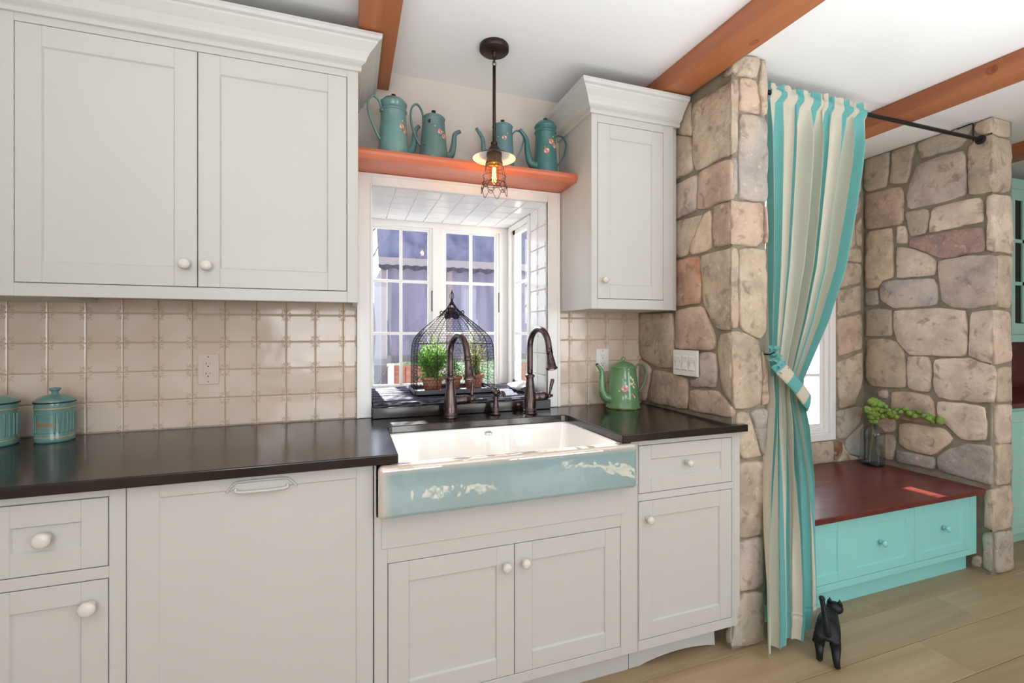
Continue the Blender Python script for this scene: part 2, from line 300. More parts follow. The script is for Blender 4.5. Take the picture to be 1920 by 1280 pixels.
STONES=[('m','tan',[('L',[(1.825,2.373),(1.704,2.316),(1.693,2.153),(1.788,2.2),(1.825,2.22)])]),
('m','tan',[('L',[(1.855,2.225),(1.788,2.198),(1.697,2.152),(1.693,2.037),(1.69,2.001),(1.788,1.996),(1.855,2.002)])]),
('m','tan',[('L',[(1.693,2.297),(1.619,2.296),(1.594,2.296),(1.49,2.285),(1.46,2.289),(1.463,2.17),(1.464,1.991),(1.546,1.999),(1.632,1.988),(1.677,1.992),(1.69,2.105)]),('F',[(1.442,2.29),(1.481,2.308),(1.481,2.176),(1.479,2.004),(1.439,1.988)])]),
('m','pink',[('L',[(1.654,1.978),(1.57,1.986),(1.464,1.979),(1.464,1.823),(1.479,1.814),(1.57,1.817),(1.582,1.809),(1.66,1.813)])]),
('m','grey',[('F',[(1.45,1.984),(1.478,1.992),(1.476,1.826),(1.453,1.826)])]),
('m','purple',[('L',[(1.855,1.978),(1.777,1.974),(1.67,1.979),(1.66,1.966),(1.67,1.818),(1.731,1.814),(1.788,1.81),(1.855,1.818)])]),
('m','tan',[('L',[(1.855,1.803),(1.788,1.798),(1.628,1.794),(1.664,1.724),(1.731,1.629),(1.788,1.623),(1.855,1.629)])]),
('m','cream',[('L',[(1.582,1.8),(1.579,1.641),(1.6,1.629),(1.697,1.626),(1.714,1.636),(1.707,1.668),(1.619,1.792)])]),
('m','pink',[('L',[(1.564,1.811),(1.46,1.806),(1.46,1.633),(1.564,1.632),(1.573,1.714)]),('F',[(1.442,1.807),(1.6,1.812),(1.611,1.802),(1.611,1.755),(1.617,1.648),(1.58,1.629),(1.442,1.632)])]),
('m','red',[('L',[(1.855,1.614),(1.788,1.614),(1.657,1.615),(1.641,1.606),(1.638,1.483),(1.641,1.415),(1.654,1.405),(1.855,1.399)])]),
('m','tan',[('L',[(1.635,1.616),(1.461,1.62),(1.462,1.292),(1.544,1.288),(1.581,1.338),(1.629,1.401),(1.629,1.424)]),('F',[(1.441,1.62),(1.478,1.619),(1.48,1.294),(1.44,1.292)])]),
('m','tan',[('F',[(1.45,2.392),(1.564,2.431),(1.589,2.419),(1.597,2.387),(1.578,2.321),(1.487,2.318),(1.45,2.323)]),('L',[(1.523,2.324),(1.501,2.331),(1.452,2.384),(1.452,2.316)])]),
('m','tan',[('F',[(1.594,2.42),(1.622,2.432),(1.634,2.303),(1.628,2.173),(1.601,2.173),(1.598,2.229),(1.589,2.295),(1.601,2.366)])]),
('m','pink',[('F',[(1.49,2.31),(1.578,2.313),(1.583,2.26),(1.596,2.228),(1.593,2.176),(1.542,2.175),(1.49,2.177)])]),
('m','grey',[('F',[(1.49,2.167),(1.622,2.166),(1.634,2.088),(1.639,1.861),(1.631,1.813),(1.597,1.818),(1.485,1.818),(1.485,1.888)])]),
('m','pink',[('F',[(1.617,1.801),(1.632,1.804),(1.634,1.645),(1.624,1.642)])]),
('m','tan',[('F',[(1.483,1.617),(1.625,1.624),(1.631,1.516),(1.63,1.418),(1.633,1.283),(1.604,1.25),(1.581,1.252),(1.495,1.292),(1.487,1.327)])]),
('m','tan',[('L',[(1.529,1.279),(1.459,1.281),(1.458,0.983),(1.526,1.055),(1.535,1.149),(1.539,1.238)]),('F',[(1.443,1.281),(1.501,1.285),(1.586,1.246),(1.601,1.194),(1.601,0.978),(1.535,0.968),(1.456,0.97)])]),
('m','pink',[('F',[(1.608,1.212),(1.64,1.126),(1.64,0.976),(1.608,0.971)])]),
('m','tan',[('L',[(2.097,1.381),(1.83,1.374),(1.822,1.284),(1.826,1.109),(1.941,1.101),(1.994,1.113),(2.117,1.169),(2.122,1.284),(2.127,1.371)])]),
('m','pink',[('L',[(1.803,1.385),(1.645,1.395),(1.625,1.382),(1.581,1.306),(1.556,1.27),(1.553,1.206),(1.632,1.199),(1.803,1.2),(1.814,1.284)])]),
('m','pink',[('L',[(2.117,1.145),(2.031,1.122),(1.99,1.092),(2.031,0.971),(2.035,0.92),(2.117,0.92)])]),
('m','pink',[('L',[(1.972,1.09),(1.834,1.085),(1.725,1.07),(1.725,0.928),(2.026,0.919),(2.017,0.979),(1.985,1.065)])]),
('m','purple',[('L',[(1.645,1.191),(1.556,1.195),(1.55,1.148),(1.55,1.048),(1.708,1.034),(1.707,1.069),(1.655,1.079),(1.645,1.141)])]),
('m','grey',[('L',[(1.814,1.192),(1.659,1.195),(1.662,1.085),(1.814,1.084)])]),
('m','pink',[('L',[(1.711,1.024),(1.544,1.035),(1.514,1.017),(1.459,0.968),(1.459,0.937),(1.714,0.927)])]),
('m','tan',[('F',[(1.473,0.959),(1.532,0.96),(1.601,0.769),(1.497,0.762),(1.481,0.827)])]),
('m','grey',[('F',[(1.543,0.959),(1.636,0.963),(1.633,0.889),(1.627,0.762),(1.611,0.772)])]),
('m','tan',[('F',[(1.481,0.753),(1.623,0.749),(1.617,0.447),(1.483,0.446)])]),
('m','purple',[('F',[(1.481,0.432),(1.611,0.439),(1.609,0.227),(1.483,0.232)])]),
('m','greygreen',[('F',[(1.481,0.22),(1.611,0.213),(1.611,-0.013),(1.52,-0.0),(1.447,0.024)]),('L',[(1.502,0.076),(1.459,0.109),(1.459,0.027),(1.498,0.01)])]),
('r','greygreen',[('R',[(2.108,2.416),(1.952,2.404),(1.96,2.311),(1.972,2.189),(2.091,2.189),(2.11,2.217)])]),
('r','tan',[('R',[(1.94,2.405),(1.814,2.401),(1.816,2.364),(1.834,2.317),(1.84,2.258),(1.861,2.178),(1.954,2.197),(1.943,2.336)])]),
('r','greygreen',[('R',[(1.803,2.4),(1.728,2.415),(1.572,2.415),(1.55,2.417),(1.548,2.389),(1.576,2.329),(1.591,2.297),(1.788,2.3),(1.798,2.351)])]),
('r','purple',[('R',[(1.808,2.272),(1.666,2.28),(1.585,2.281),(1.578,2.237),(1.572,2.028),(1.68,2.019),(1.84,2.013),(1.858,2.029),(1.863,2.127)])]),
('r','pink',[('R',[(2.103,2.176),(1.893,2.172),(1.882,2.133),(1.876,2.07),(1.878,1.937),(1.972,1.939),(2.097,1.943)])]),
('r','greygreen',[('R',[(1.862,2.006),(1.745,1.994),(1.75,1.921),(1.763,1.855),(1.844,1.852),(1.854,1.914),(1.868,1.989)])]),
('r','pinkpale',[('R',[(1.728,1.997),(1.611,2.0),(1.512,1.998),(1.504,1.972),(1.501,1.86),(1.611,1.862),(1.747,1.857),(1.739,1.947)])]),
('r','cream',[('R',[(2.097,1.929),(1.939,1.927),(1.935,1.729),(1.933,1.616),(2.001,1.604),(2.019,1.558),(2.099,1.562)])]),
('r','pinkpale',[('R',[(1.915,1.929),(1.866,1.923),(1.857,1.862),(1.854,1.806),(1.914,1.821)])]),
('r','purplered',[('R',[(1.844,1.843),(1.758,1.846),(1.611,1.845),(1.499,1.844),(1.496,1.707),(1.554,1.707),(1.634,1.694),(1.699,1.701),(1.728,1.727),(1.844,1.792)])]),
('r','pinkpale',[('R',[(1.912,1.804),(1.85,1.79),(1.728,1.715),(1.712,1.691),(1.715,1.61),(1.798,1.607),(1.917,1.611)])]),
('r','purple',[('R',[(1.703,1.688),(1.634,1.689),(1.554,1.697),(1.479,1.687),(1.454,1.678),(1.451,1.554),(1.451,1.424),(1.525,1.407),(1.634,1.415),(1.685,1.454),(1.698,1.58)])]),
('r','greyblue',[('R',[(2.011,1.55),(2.005,1.587),(1.977,1.599),(1.803,1.595),(1.723,1.59),(1.705,1.546),(1.705,1.435),(1.829,1.428),(1.943,1.427),(2.011,1.486)])]),
('r','grey',[('R',[(2.099,1.55),(2.024,1.547),(2.019,1.45),(2.099,1.448)])]),
('r','greygreen',[('R',[(2.094,1.426),(2.024,1.433),(1.944,1.419),(1.939,1.358),(1.939,1.254),(2.006,1.251),(2.094,1.25)])]),
('r','pinkpale',[('R',[(1.934,1.412),(1.699,1.42),(1.634,1.404),(1.574,1.397),(1.572,1.294),(1.574,1.148),(1.85,1.14),(1.915,1.229),(1.931,1.296)])]),
('r','pinkpale',[('R',[(1.555,1.391),(1.454,1.396),(1.452,1.293),(1.45,1.116),(1.504,1.125),(1.563,1.148)]),('G',[(3.194,1.397),(3.338,1.39),(3.347,1.149),(3.35,1.123),(3.21,1.105)])]),
('r','tan',[('R',[(2.091,1.173),(2.094,1.228),(1.997,1.242),(1.915,1.222),(1.871,1.152),(1.864,0.942),(1.997,0.931),(2.066,0.934),(2.097,0.99)])]),
('r','pinkpale',[('R',[(1.859,1.134),(1.746,1.136),(1.736,1.091),(1.739,0.929),(1.854,0.936)])]),
('r','pinkpale',[('R',[(1.722,1.125),(1.563,1.139),(1.456,1.102),(1.454,1.018),(1.461,0.909),(1.583,0.904),(1.701,0.901),(1.728,0.943)])]),
('r','purple',[('R',[(2.028,0.907),(1.963,0.917),(1.963,0.857),(2.023,0.862)])]),
('r','pink',[('R',[(1.953,0.907),(1.847,0.923),(1.746,0.912),(1.722,0.877),(1.715,0.758),(1.866,0.737),(1.911,0.758),(1.946,0.787),(1.948,0.873)])]),
('r','pinkpale',[('R',[(1.708,0.883),(1.583,0.888),(1.495,0.883),(1.488,0.799),(1.491,0.707),(1.599,0.683),(1.641,0.732),(1.695,0.774),(1.709,0.825)])]),
('r','cream',[('R',[(1.903,0.714),(1.866,0.728),(1.673,0.737),(1.626,0.683),(1.69,0.604),(1.729,0.565),(1.866,0.568),(1.905,0.593)])]),
('r','pink',[('R',[(2.038,0.734),(1.956,0.769),(1.919,0.734),(1.922,0.662),(2.038,0.634)])]),
('r','tan',[('R',[(2.038,0.621),(1.925,0.645),(1.925,0.574),(1.937,0.478),(2.038,0.484)])]),
('r','grey',[('R',[(1.916,0.553),(1.729,0.558),(1.714,0.554),(1.717,0.49),(1.922,0.476)])]),
('r','grey',[('R',[(1.705,0.564),(1.652,0.623),(1.573,0.674),(1.468,0.685),(1.468,0.474),(1.701,0.488)])]),
('r','tan',[('R',[(1.539,2.417),(1.463,2.419),(1.463,2.323),(1.504,2.325),(1.533,2.345)]),('G',[(3.17,2.418),(3.338,2.424),(3.338,2.316),(3.17,2.321)])]),
('r','tan',[('R',[(1.569,2.289),(1.504,2.316),(1.461,2.315),(1.461,2.013),(1.563,2.023)]),('G',[(3.174,2.316),(3.334,2.308),(3.347,2.218),(3.334,2.025),(3.174,2.012)])]),
('r','pinkpale',[('R',[(1.489,2.004),(1.455,2.0),(1.454,1.7),(1.485,1.707)]),('G',[(3.187,2.003),(3.338,2.007),(3.356,1.898),(3.365,1.702),(3.189,1.701)])]),
('r','tan',[('G',[(3.226,1.684),(3.355,1.689),(3.355,1.455),(3.336,1.402),(3.218,1.415)])]),
('r','tan',[('G',[(3.223,1.088),(3.348,1.097),(3.359,0.904),(3.223,0.905)])]),
('r','pinkpale',[('R',[(1.475,0.886),(1.442,0.9),(1.442,0.703),(1.466,0.694)]),('G',[(3.217,0.895),(3.359,0.896),(3.354,0.681),(3.217,0.692)])]),
('r','tan',[('G',[(3.224,0.685),(3.357,0.682),(3.363,0.506),(3.344,0.47),(3.217,0.469)])]),
('r','tan',[('R',[(1.501,0.438),(1.454,0.461),(1.448,0.25),(1.47,0.242),(1.501,0.244)]),('G',[(3.19,0.456),(3.344,0.461),(3.376,0.338),(3.357,0.234),(3.203,0.234)])]),
('r','greygreen',[('R',[(1.503,0.219),(1.442,0.236),(1.442,0.017),(1.501,0.026)]),('G',[(3.215,0.222),(3.363,0.216),(3.37,0.004),(3.215,0.006)])]),
('r','tan',[('R',[(1.552,0.071),(1.505,0.09),(1.505,0.025),(1.552,0.017)])]),
('b','tan',[('B',[(3.056,2.408),(3.148,2.412),(3.148,2.189),(3.092,2.173),(3.056,2.17)])]),
('b','pink',[('B',[(3.046,2.147),(3.092,2.161),(3.145,2.159),(3.145,2.062),(3.056,2.019)])]),
('b','tan',[('B',[(3.094,1.956),(3.148,2.032),(3.148,1.831),(3.103,1.846),(3.096,1.905)])]),
('b','tan',[('B',[(2.956,1.946),(3.083,2.004),(3.091,1.846),(3.065,1.812),(2.956,1.803)])]),
('b','tan',[('B',[(2.956,1.792),(3.102,1.833),(3.148,1.824),(3.148,1.727),(3.046,1.735),(2.956,1.736)])]),
('b','tan',[('B',[(2.929,1.719),(3.046,1.728),(3.148,1.72),(3.148,1.597),(2.929,1.557)])]),
('b','tan',[('B',[(2.929,1.546),(3.148,1.582),(3.148,1.422),(2.929,1.374)])]),
('b','pink',[('B',[(2.929,1.36),(3.037,1.38),(3.156,1.403),(3.158,1.323),(3.156,1.166),(2.942,1.126),(2.929,1.296)])]),
('b','tan',[('B',[(2.928,1.087),(3.163,1.148),(3.163,0.975),(3.095,0.8),(2.954,0.79),(2.928,0.998)])]),
('b','greygreen',[('B',[(2.928,0.776),(3.092,0.793),(3.169,0.791),(3.141,0.695),(3.007,0.597),(2.928,0.599)])]),
('b','greygreen',[('B',[(3.009,0.583),(3.174,0.685),(3.174,0.461),(3.007,0.509)])]),
('b','tan',[('B',[(2.695,0.592),(2.9,0.591),(2.9,0.454),(2.68,0.46)])]),
('b','rust',[('B',[(2.908,0.59),(2.975,0.585),(2.97,0.49),(2.904,0.465)])]),
('b','tan',[('B',[(2.983,0.575),(2.998,0.506),(3.169,0.448),(2.925,0.453),(2.977,0.486)])]),
('b','tan',[('B',[(2.507,0.598),(2.688,0.589),(2.672,0.459),(2.507,0.457)])])]
# ------------------------------------------------------------------ room shell
CZ = 2.41
XW0, XW1, YR = -1.3, 5.4, -3.2
fl = MB().box(XW0 - 0.1, YR - 0.1, -0.12, XW1 + 0.1, 2.25, -0.012).build('floor', mortar); struct(fl)
k = 0; y = 1.45 + 0.19 * 4
while y > YR:
    x = XW0 - R.random() * 1.2
    while x < XW1:
        L_ = 1.5 + R.random() * 0.9; a = max(x, XW0); b = min(x + L_, XW1)
        if b - a > 0.05:
            MB().box(a + 0.0008, y - 0.19 + 0.0008, -0.012, b - 0.0008, min(y, 2.24) - 0.0008, 0.0).build('plank', oak_floor, fl, bevel=0.0015, seg=1)
        x += L_
    y -= 0.19
ce = struct(MB().box(XW0 - 0.1, YR - 0.1, CZ, XW1 + 0.1, 2.25, CZ + 0.1).build('ceiling', ceiling_paint))
OX0, OX1, OZ0, OZ1 = 0.087, 0.912, 0.93, 1.913   # opening of the bay window
A0, A1, B0, B1 = 2.25, 2.905, 0.60, 2.22           # alcove window opening
wb = MB()
for (a, b, z0, z1) in ((XW0 - 0.1, OX0, 0, CZ), (OX0, OX1, 0, OZ0 - 0.02), (OX0, OX1, OZ1, CZ), (OX1, 1.62, 0, CZ),
                       (1.62, A0, 0, CZ), (A0, A1, 0, B0), (A0, A1, B1, CZ), (A1, XW1 + 0.1, 0, CZ)):
    wb.box(a, 2.09 if b <= 1.62 else 2.115, z0, b, 2.26, z1)
wall_back = struct(wb.build('wall_back', wall_paint))
struct(MB().box(XW0 - 0.1, YR, 0, XW0, 2.25, CZ).build('wall_left', wall_paint))
struct(MB().box(XW1, YR, 0, XW1 + 0.1, 2.25, CZ).build('wall_right', wall_paint))
wf = MB(); wins = ((-1.0, 0.7, 0.75, 2.15), (2.0, 3.8, 0.75, 2.15)); xs = XW0 - 0.1
for (a, b, z0, z1) in wins:
    wf.box(xs, YR - 0.1, 0, a, YR, CZ); wf.box(a, YR - 0.1, 0, b, YR, z0); wf.box(a, YR - 0.1, z1, b, YR, CZ); xs = b
wf.box(xs, YR - 0.1, 0, XW1 + 0.1, YR, CZ); struct(wf.build('wall_front', wall_paint))
for i, (a, b, z0, z1) in enumerate(wins):
    m = MB(); w = 0.05
    m.box(a, YR - 0.07, z0, a + w, YR - 0.02, z1).box(b - w, YR - 0.07, z0, b, YR - 0.02, z1).box(a, YR - 0.07, z0, b, YR - 0.02, z0 + w).box(a, YR - 0.07, z1 - w, b, YR - 0.02, z1)
    c = (a + b) / 2; m.box(c - 0.03, YR - 0.07, z0, c + 0.03, YR - 0.02, z1)
    f = struct(m.build('window_%d' % (i + 3), trim_paint)); MB().box(a + w, YR - 0.05, z0 + w, b - w, YR - 0.045, z1 - w).build('pane', pane_glass, f)

# stone walls: a mortar core with every stone a part of its own
BX = {'m': MB().box(1.455, 1.475, 0, 1.63, 2.115, CZ), 'r': MB().box(3.185, 1.475, 0, 3.375, 2.115, CZ), 'b': MB().box(1.63, 2.113, 0, 3.185, 2.1155, 0.6)}
wall_mid = struct(BX['m'].build('wall_middle', mortar)); wall_al = struct(BX['r'].build('wall_alcove', mortar))
mb = MB(); mb.box(1.632, 2.1125, 0, A0, 2.117, CZ); mb.box(A1, 2.1125, 0, 3.184, 2.117, CZ); mb.box(A0, 2.1125, 0, A1, 2.117, B0); mb.box(A0, 2.1125, B1, A1, 2.117, CZ)
mb.build('mortar_bed', mortar, wall_back)
WALLS = {'m': wall_mid, 'r': wall_al, 'b': wall_back}
PM = {'L': lambda a, z, d: (1.455 - d, a, z), 'F': lambda a, z, d: (a, 1.475 - d, z), 'R': lambda a, z, d: (3.185 - d, a, z),
      'G': lambda a, z, d: (a, 1.475 - d, z), 'B': lambda a, z, d: (a, 2.115 - d, z), 'A': lambda a, z, d: (1.632 + d, a, z)}
CORN = {'L': 1.462, 'F': 1.440, 'R': 1.462, 'G': 3.172}
def resample(p, step):
    out = []
    for i in range(len(p)):
        a, b = p[i], p[(i + 1) % len(p)]; L_ = math.dist(a, b); n = max(1, round(L_ / step))
        for k in range(n): out.append((a[0] + (b[0] - a[0]) * k / n, a[1] + (b[1] - a[1]) * k / n))
    return out
def stone(wall, colour, faces):
    mb = MB(); two = len(faces) > 1; seed = R.random() * 50
    for f, p in faces:
        p = [(a, min(max(z, 0.004), CZ - 0.006)) for a, z in p]
        if two:
            lim = {'L': lambda a: a < 1.480, 'F': lambda a: a < 1.452, 'R': lambda a: a < 1.480, 'G': lambda a: a < 3.205}[f]
            p = [(CORN[f] if lim(a) else a, z) for a, z in p]
        q = resample(p, 0.032)
        # soften the outline
        for _ in range(1):
            q = [(q[i] if (two and abs(q[i][0] - CORN[f]) < 1e-4) else tuple(0.72 * q[i][j] + 0.14 * (q[i - 1][j] + q[(i + 1) % len(q)][j]) for j in (0, 1))) for i in range(len(q))]
        fix = [two and abs(a - CORN[f]) < 1e-4 for a, z in q]
        if two:  # keep soft points off the free side of the corner
            q = [((max(a, CORN[f])), z) for a, z in q]
        q = [(a if fx else a + 0.004 * noise.noise(Vector((a * 40, z * 40, seed))), min(CZ - 0.003, z + 0.004 * noise.noise(Vector((a * 40, z * 40, seed + 9))))) for (a, z), fx in zip(q, fix)]
        N = len(q); ca = sum(a for a, z in q) / N; cz = sum(z for a, z in q) / N
        pr = 0.013
        def ring(ins, d, fac=1.0):
            out = []
            for (a, z), fx in zip(q, fix):
                va, vz = ca - a, cz - z; l = math.hypot(va, vz) + 1e-9; k = min(ins / l, 0.6)
                if fac < 1: a2, z2 = ca + (a - ca) * fac, cz + (z - cz) * fac
                elif fx: a2, z2 = a, z + vz * k * 0.3
                else: a2, z2 = a + va * k, z + vz * k
                dd = pr if (fx and fac == 1) else d
                v = Vector(PM[f](a2, z2, dd))
                if fx: v = v + Vector((0.003, 0.003, 0)) * noise.noise(Vector((seed, 3, v.z * 9)))
                elif d > 0.003: v = v + noise.noise_vector(v * 9 + Vector((seed, 0, 0))) * 0.005 + noise.noise_vector(v * 26) * 0.0035
                out.append(v)
            return out
        rings = [ring(-0.001, -0.006), ring(-0.001, 0.004), ring(0.001, pr * 0.75), ring(0.006, pr), ring(0, pr + 0.002, 0.72), ring(0, pr + 0.003, 0.38)]
        v = [x for r_ in rings for x in r_]; c = Vector(PM[f](ca, cz, pr + 0.003)); v.append(c + noise.noise_vector(c * 9 + Vector((seed, 0, 0))) * 0.005)
        fs = []
        for j in range(5):
            for i in range(N):
                k2 = (i + 1) % N; fs.append((j * N + i, j * N + k2, (j + 1) * N + k2, (j + 1) * N + i))
        for i in range(N): fs.append((5 * N + i, 5 * N + (i + 1) % N, 6 * N))
        mb.add(v, fs, True)
    return mb.build('stone', MATS['stone_' + colour], WALLS[wall], recalc=True)
for s_ in STONES: stone(*s_)
# faces the photograph only hints at: the alcove side of the middle wall and the wall beside the alcove window
def fill(wall, f, a0, a1, z0, z1, seed):
    r = random.Random(seed); z = z0
    while z < z1 - 0.05:
        h = min(r.uniform(0.16, 0.3), z1 - z); a = a0
        while a < a1 - 0.04:
            w = min(r.uniform(0.16, 0.36), a1 - a)
            if a1 - (a + w) < 0.07: w = a1 - a
            g = 0.006; j = lambda: r.uniform(-0.006, 0.006)
            stone(wall, r.choice(['tan', 'pink', 'grey', 'greygreen', 'pinkpale']), [(f, [(a + g + j(), z + g + j()), (a + w - g + j(), z + g + j()), (a + w - g + j(), z + h - g + j()), (a + g + j(), z + h - g + j())])])
            a += w
        z += h
fill('m', 'A', 1.50, 2.10, 0.47, 2.4, 3)
fill('b', 'B', 1.65, A0 - 0.012, 0.47, 2.4, 5)
fill('b', 'B', A0 - 0.01, 3.06, 2.235, 2.405, 8)
fill('b', 'B', A0 - 0.01, 2.44, 0.465, 0.592, 9)

# ------------------------------------------------------------------ ceiling beams
BEAMS = []
for i, (x0, x1, lab) in enumerate(((0.03, 0.162, 'cedar ceiling beam above the crown moulding left of the pendant'), (1.29, 1.425, 'cedar ceiling beam ending on the stone pillar beside the right upper cabinet'),
                                   (2.525, 2.66, 'cedar ceiling beam passing behind the top of the striped curtain'), (3.76, 3.895, 'cedar ceiling beam end above the pale green hutch at far right'))):
    o = MB().box(x0, YR + 0.01, 2.33, x1, 2.088 if x1 < 2 else 2.11, CZ - 0.0005).build('ceiling_beam', cedar_y, bevel=0.004, org=((x0 + x1) / 2, 0, 2.33)); tag(o, lab, 'beam', 'cedar ceiling beams')
    BEAMS.append(o)

kw = mat('cedar_knot', (122, 62, 34), 0.5, col2=(160, 88, 50), vscale=60)
for bi, ax, x, y, z, r_ in ((1, 'Z', 1.385, 1.30, 2.3297, 0.014), (1, 'Z', 1.335, 1.80, 2.3297, 0.010), (2, 'X', 2.5247, 1.165, 2.372, 0.020), (0, 'Z', 0.10, 1.2, 2.3297, 0.012), (3, 'Z', 3.83, 0.9, 2.3297, 0.014)):
    mb_ = MB(); mb_.lathe([(r_, 0.0003), (r_ * 0.9, -0.0004), (r_ * 0.75, -0.0002), (r_ * 0.3, -0.0006), (0.0001, -0.0007)], (x, y, z), 18, ax, sy=1.35 if ax == 'Z' else 1, cap=False)
    mb_.build('knot', kw, BEAMS[bi])

# ------------------------------------------------------------------ bay window over the sink
def frame_xz(m, x0, x1, z0, z1, w, y0, y1, wb_=None, wt=None):
    wb_ = wb_ or w; wt = wt or w
    m.box(x0, y0, z0, x0 + w, y1, z1).box(x1 - w, y0, z0, x1, y1, z1).box(x0 + w, y0, z0, x1 - w, y1, z0 + wb_).box(x0 + w, y0, z1 - wt, x1 - w, y1, z1)
win = sempty('window_1')
s = MB()   # bay shell: roof, floor, sides, back corner posts
s.box(0.02, 2.26, OZ1 + 0.006, 0.98, 2.80, 2.0); s.box(0.02, 2.26, 0.86, 0.98, 2.80, 0.93)
s.box(0.02, 2.26, 0.93, OX0 - 0.006, 2.80, OZ1 + 0.006)
s.box(0.921, 2.26, 0.93, 0.98, 2.34, OZ1 + 0.006); s.box(0.921, 2.63, 0.93, 0.98, 2.80, OZ1 + 0.006)
s.box(0.921, 2.34, 0.93, 0.98, 2.63, 0.955); s.box(0.921, 2.34, 1.895, 0.98, 2.63, OZ1 + 0.006)
s.box(0.455, 2.685, 0.965, 0.515, 2.76, 1.88); s.box(0.0805, 2.69, 0.965, 0.105, 2.76, 1.88); s.box(0.862, 2.69, 0.965, 0.9215, 2.76, 1.88)
s.box(0.0805, 2.691, 1.88, 0.9215, 2.76, OZ1 + 0.004); s.box(0.0805, 2.691, 0.93, 0.9215, 2.76, 0.965)
s.build('bay_frame', trim_paint, win, bevel=0.002)
def sash_back(x0, x1):
    z0, z1 = 0.957, 1.89; m = MB(); frame_xz(m, x0, x1, z0, z1, 0.020, 2.70, 2.735); gx0, gx1, gz0, gz1 = x0 + 0.02, x1 - 0.02, z0 + 0.02, z1 - 0.02
    frame_xz(m, x0 + 0.012, x1 - 0.012, z0 + 0.012, z1 - 0.012, 0.014, 2.708, 2.73)
    xm = (gx0 + gx1) / 2; zs = [gz0, gz0 + (gz1 - gz0) / 3, gz0 + (gz1 - gz0) * 2 / 3, gz1]; zs[1] = 1.272; zs[2] = 1.57
    m.box(xm - 0.008, 2.708, gz0, xm + 0.008, 2.728, gz1)
    for z in zs[1:3]: m.box(gx0, 2.7085, z - 0.008, gx1, 2.7275, z + 0.008)
    sa = m.build('sash', trim_paint, win, bevel=0.0015)
    for a, b in ((gx0, xm - 0.008), (xm + 0.008, gx1)):
        for c, d in zip(zs, zs[1:]): MB().box(a, 2.717, c, b, 2.719, d).build('pane', pane_glass, sa)
    MB().box(x1 - 0.008, 2.696, 1.40, x1 - 0.003, 2.702, 1.52).build('hinge', slot_dark, sa)
sash_back(0.100, 0.458); sash_back(0.512, 0.866)
m = MB()
y0, y1, z0, z1 = 2.345, 2.625, 0.965, 1.89
m.box(0.925, y0, z0, 0.95, y0 + 0.035, z1).box(0.925, y1 - 0.035, z0, 0.95, y1, z1).box(0.925, y0, z0, 0.95, y1, z0 + 0.035).box(0.925, y0, z1 - 0.035, 0.95, y1, z1)
for z in (1.272, 1.57): m.box(0.93, y0 + 0.03, z - 0.008, 0.945, y1 - 0.03, z + 0.008)
sa = m.build('sash', trim_paint, win, bevel=0.002)
for c, d in ((1.0, 1.264), (1.28, 1.562), (1.578, 1.856)): MB().box(0.937, y0 + 0.035, c, 0.939, y1 - 0.035, d).build('pane', pane_glass, sa)
m = MB()  # raised surround of the side casement
m.box(0.905, 2.315, 0.962, 0.9215, 2.345, 1.908).box(0.905, 2.625, 0.962, 0.9215, 2.655, 1.908).box(0.905, 2.345, 1.88, 0.9215, 2.625, 1.908).box(0.905, 2.345, 0.962, 0.9215, 2.625, 0.985)
m.build('side_surround', trim_paint, win, bevel=0.003)
MB().tube([(0.895, 2.5, 1.12), (0.895, 2.5, 1.16), (0.9, 2.5, 1.19)], 0.006).build('casement_latch', trim_paint, win)
# casing around the opening, seen from the room
t = MB()
for (a, b, c, d) in ((0.03, 0.089, 0.915, 1.958), (0.909, 0.973, 0.915, 1.958)):
    t.box(a, 2.07, c, b, 2.0898, d)
t.box(0.089, 2.07, 1.912, 0.909, 2.0898, 1.958)
t.box(0.03, 2.062, 0.915, 0.042, 2.07, 1.958).box(0.960, 2.062, 0.915, 0.973, 2.07, 1.958).box(0.042, 2.062, 1.946, 0.960, 2.07, 1.958)
t.box(0.083, 2.066, 0.962, 0.089, 2.255, 1.918).box(0.909, 2.066, 0.962, 0.914, 2.085, 1.918)
tr = struct(t.build('trim_1', trim_paint, bevel=0.003))
